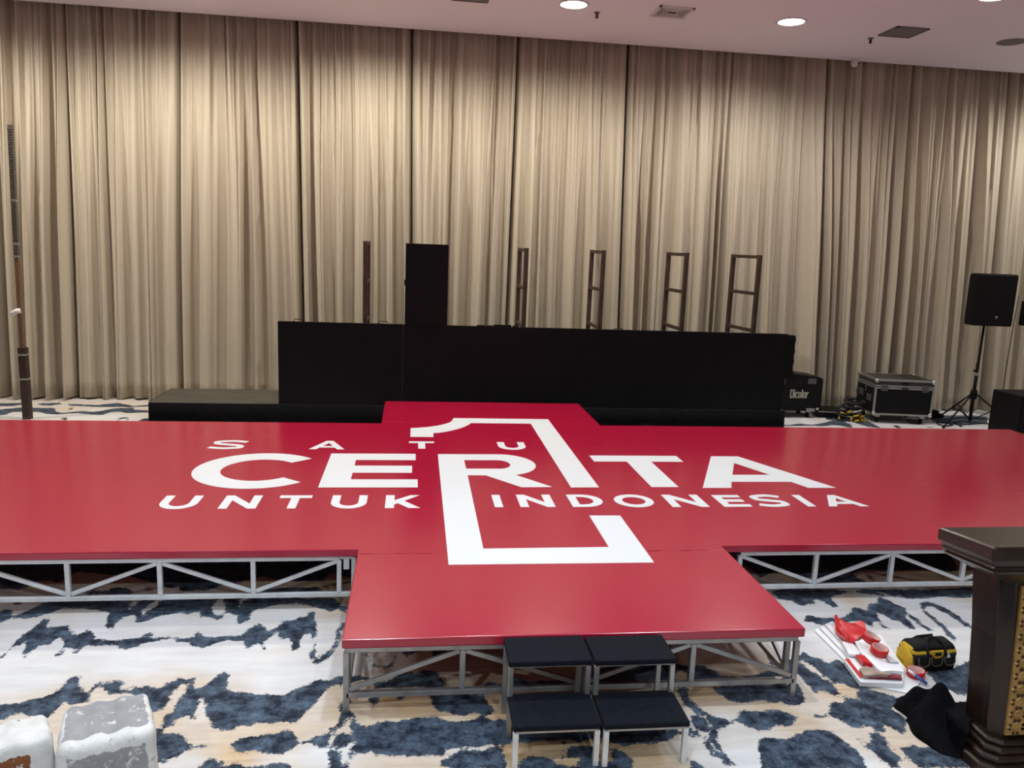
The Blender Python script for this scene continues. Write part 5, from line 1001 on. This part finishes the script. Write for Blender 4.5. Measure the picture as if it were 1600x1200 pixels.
# ------------------------------------------------------------------ two masonry blocks in the foreground
def stone_mat(name, patch, thresh, sc):
    m, nt, b = material(name); N = nt.nodes.new; L = nt.links.new
    b.inputs['Roughness'].default_value = .9; b.inputs['Specular IOR Level'].default_value = .15
    tc = N('ShaderNodeTexCoord'); n = N('ShaderNodeTexNoise'); n.inputs['Scale'].default_value = sc; n.inputs['Detail'].default_value = 9; n.inputs['Roughness'].default_value = .68
    at = N('ShaderNodeAttribute'); at.attribute_name = 'bare'
    ad = N('ShaderNodeMath'); ad.operation = 'ADD'; mu = N('ShaderNodeMath'); mu.operation = 'MULTIPLY_ADD'; mu.inputs[1].default_value = 2.4; mu.inputs[2].default_value = -.7; L(n.outputs[0], mu.inputs[0]); L(mu.outputs[0], ad.inputs[0]); L(at.outputs['Fac'], ad.inputs[1])
    r = N('ShaderNodeValToRGB'); r.color_ramp.elements[0].position = thresh; r.color_ramp.elements[0].color = (0.74, 0.73, 0.71, 1)
    r.color_ramp.elements[1].position = thresh+.14; r.color_ramp.elements[1].color = rgb(patch)
    n3 = N('ShaderNodeTexNoise'); n3.inputs['Scale'].default_value = 14; n3.inputs['Detail'].default_value = 5
    mx = N('ShaderNodeMix'); mx.data_type = 'RGBA'; mx.blend_type = 'MULTIPLY'; mx.inputs[0].default_value = .5
    r2 = N('ShaderNodeValToRGB'); r2.color_ramp.elements[0].position = .3; r2.color_ramp.elements[0].color = (.62, .6, .58, 1); r2.color_ramp.elements[1].position = .65; r2.color_ramp.elements[1].color = (1, 1, 1, 1)
    L(tc.outputs['Object'], n.inputs['Vector']); L(tc.outputs['Object'], n3.inputs['Vector']); L(ad.outputs[0], r.inputs[0]); L(n3.outputs[0], r2.inputs[0]); L(r.outputs[0], mx.inputs[6]); L(r2.outputs[0], mx.inputs[7]); L(mx.outputs[2], b.inputs['Base Color'])
    bp = N('ShaderNodeBump'); bp.inputs['Strength'].default_value = .6; bp.inputs['Distance'].default_value = .012; L(n.outputs[0], bp.inputs['Height']); L(bp.outputs[0], b.inputs['Normal'])
    return m
def block(name, loc, rz, sx, sy, sz, seed, mat, label, barefn, slope=0.0, taper=0.0):
    bm = bmesh.new(); bmesh.ops.create_cube(bm, size=1)
    bmesh.ops.subdivide_edges(bm, edges=bm.edges[:], cuts=24, use_grid_fill=True)
    rnd = random.Random(seed); a = [rnd.uniform(0, 6) for _ in range(6)]
    me = bpy.data.meshes.new(name)
    vals = []
    for v in bm.verts:
        p = v.co*2
        q = Vector((abs(p.x)**10, abs(p.y)**10, abs(p.z)**10)); k = (q.x+q.y+q.z)**.1 or 1
        p = p/k                                                     # rounded box
        f = 1+.010*math.sin(7*p.x+a[0]+3*p.y)+.010*math.sin(9*p.y+a[1]+4*p.z)+.010*math.sin(8*p.z+a[2]+5*p.x)+.006*math.sin(23*p.x+17*p.y+a[4])
        x, y, z = p.x*sx/2*f, p.y*sy/2*f, (p.z*.5+.5)*sz*(1+.012*math.sin(11*p.x+a[3]))
        if p.z > 0: z += slope*p.y*p.z
        x *= 1-taper*p.y
        v.co = (x, y, max(z, 0))
        vals.append(barefn(p))
    for f in bm.faces: f.smooth = True
    bm.to_mesh(me); bm.free()
    at = me.attributes.new('bare', 'FLOAT', 'POINT'); at.data.foreach_set('value', np.array(vals, dtype=np.float32))
    o = new_mesh_obj(name, me, mat); o.location = loc; o.rotation_euler = (0, 0, rz)
    tag(o, label, 'block')
def bare_grey(p):
    e = max(abs(p.x), abs(p.y))
    if p.z > .8: return .30 if (e < .84 and not (-.84 < p.y < -.6)) else -.25
    if p.y < -.8: return .24 if abs(p.x) < .8 and p.z < .80 else -.22
    return -.28
def bare_red(p):
    if p.y < -.75 and p.x < .55 and p.z < .80: return .30
    if p.z > .8: return -.35
    return -.3
block('masonry_block', (-1.21, 3.085, 0), math.radians(20), .345, .30, .455, 3, stone_mat('grey_plastered_stone', (0.34, 0.34, 0.35), .50, 22), 'larger grey and white plaster-crusted stone block on the carpet, nearer the bottom left', bare_grey, .012, .06)
block('masonry_block', (-1.58, 2.99, 0), math.radians(24), .37, .185, .455, 8, stone_mat('red_plastered_brick', (0.26, 0.10, 0.045), .52, 22), 'whitewashed block with a bare reddish brick front in the bottom left corner', bare_red, .01, .05)

# ------------------------------------------------------------------ ceiling fittings
for (x, y, wt, colr, lab) in DOWNLIGHTS:
    t = thing('downlight', lab or 'round recessed ceiling downlight further over the hall, outside the photo', 'ceiling light', (x, y, CEIL), 0, 'recessed ceiling downlights' if lab else 'recessed ceiling downlights outside the photo')
    MB().lathe([(.160, .0), (.190, -.001), (.187, -.006), (.180, -.012), (.160, -.010), (.160, 0)], (0, 0, 0), 36).build('trim_ring', M['white_paint'], t)
    MB().lathe([(0, -.004), (.160, -.004), (.160, -.001), (0, -.001)], (0, 0, 0), 36).build('lamp_glass', M['lamp'], t)
    ld = bpy.data.lights.new('downlight_beam', 'SPOT'); ld.energy = wt*(GAIN_BY_CURTAIN if y > 9 else GAIN_HALL); ld.color = colr; ld.spot_size = math.radians(168 if y > 9 else 160 if y < 0 else 130); ld.spot_blend = 0.6 if y > 9 else 1.0; ld.shadow_soft_size = .10
    lo = bpy.data.objects.new('downlight_beam', ld); COL.objects.link(lo); lo.parent = t; lo.location = (0, 0, -.03)

def vent(x, y, sx, sy, slots, label, mat):
    t = thing('air_vent', label, 'vent', (x, y, CEIL))
    b = MB(); th = .02
    for s in (-1, 1): b.box2((s*sx/2-.02*0-(.03 if s > 0 else 0), -sy/2, -th), (s*sx/2+(.03 if s < 0 else 0), sy/2, -.0005)); b.box2((-sx/2, s*sy/2-(.03 if s > 0 else 0), -th), (sx/2, s*sy/2+(.03 if s < 0 else 0), -.0005))
    b.build('frame', mat, t, bevel=.002)
    if slots:
        MB().box2((-sx/2+.03, -sy/2+.03, -.004), (sx/2-.03, sy/2-.03, -.0008)).build('shaft_shade', M['vent_dark'], t)  # flat plate coloured dark for the shade inside the duct
        for k in range(5):
            w_ = sx/2-.05-k*.035; h_ = sy/2-.05-k*.035
            if h_ < .02: break
            ring = MB()
            for s in (-1, 1):
                ring.box((s*w_, 0, -.012), (.010, 2*h_, .016)); ring.box((0, s*h_, -.012), (2*w_, .010, .016))
            ring.build('louvre', mat, t)
    else:
        MB().box2((-sx/2+.03, -sy/2+.03, -.014), (sx/2-.03, sy/2-.03, -.001)).build('grille', mat, t)
vent(3.08, 9.95, .44, .42, True, 'square slotted air vent in the ceiling between the two bright downlights', M['white_paint'])
vent(6.17, 10.03, .44, .43, False, 'plain grey square vent panel in the ceiling at the right', M['vent'])
vent(.62, 9.93, .44, .42, False, 'grey vent panel just cut by the top edge of the photo near the middle', M['vent'])
for (x, y, lab) in ((2.205, 10.22, 'small dark sprinkler head in the ceiling beside the slotted vent'), (5.96, 10.42, 'small dark sprinkler head in the ceiling beside the plain grey vent')):
    t = thing('sprinkler_head', lab, 'sprinkler', (x, y, CEIL), 0, 'ceiling sprinkler heads')
    MB().lathe([(.040, -.0005), (.040, -.006), (.016, -.010), (.0, -.010)], (0, 0, 0), 16).build('cover_ring', M['vent'], t)
    MB().tube([(0, 0, -.008), (0, 0, -.065)], .010, 8).tube([(-.014, 0, -.02), (-.018, 0, -.045), (0, 0, -.065)], .004, 6).tube([(.014, 0, -.02), (.018, 0, -.045), (0, 0, -.065)], .004, 6).build('nozzle', M['vent_dark'], t)
    MB().lathe([(0, -.062), (.022, -.062), (.022, -.066), (0, -.066)], (0, 0, 0), 12).build('deflector', M['vent_dark'], t)
t = thing('ceiling_speaker', 'round flat grey ceiling speaker at the far right of the ceiling', 'speaker', (7.75, 10.11, CEIL))
MB().lathe([(.0, -.012), (.155, -.012), (.175, -.006), (.178, -.0005)], (0, 0, 0), 36).build('grille', M['vent'], t)
t = thing('security_camera', 'small white dome security camera on the ceiling edge above the right curtains', 'camera', (6.36, 11.48, CEIL))
MB().lathe([(0, -.0005), (.055, -.0005), (.055, -.02), (.045, -.03), (0, -.03)], (0, 0, 0), 20).build('base', M['white_paint'], t)
MB().lathe([(.0, -.03), (.05, -.03), (.056, -.06), (.045, -.098), (.02, -.115), (0, -.118)], (0, 0, 0), 20).build('housing', M['white_paint'], t)
MB().lathe([(0, .0), (.022, .0), (.024, -.012), (0, -.012)], (.028, -.045, -.07), 14, axis=Matrix.Rotation(math.pi/2, 3, 'X').to_quaternion()).build('lens', M['vent_dark'], t)
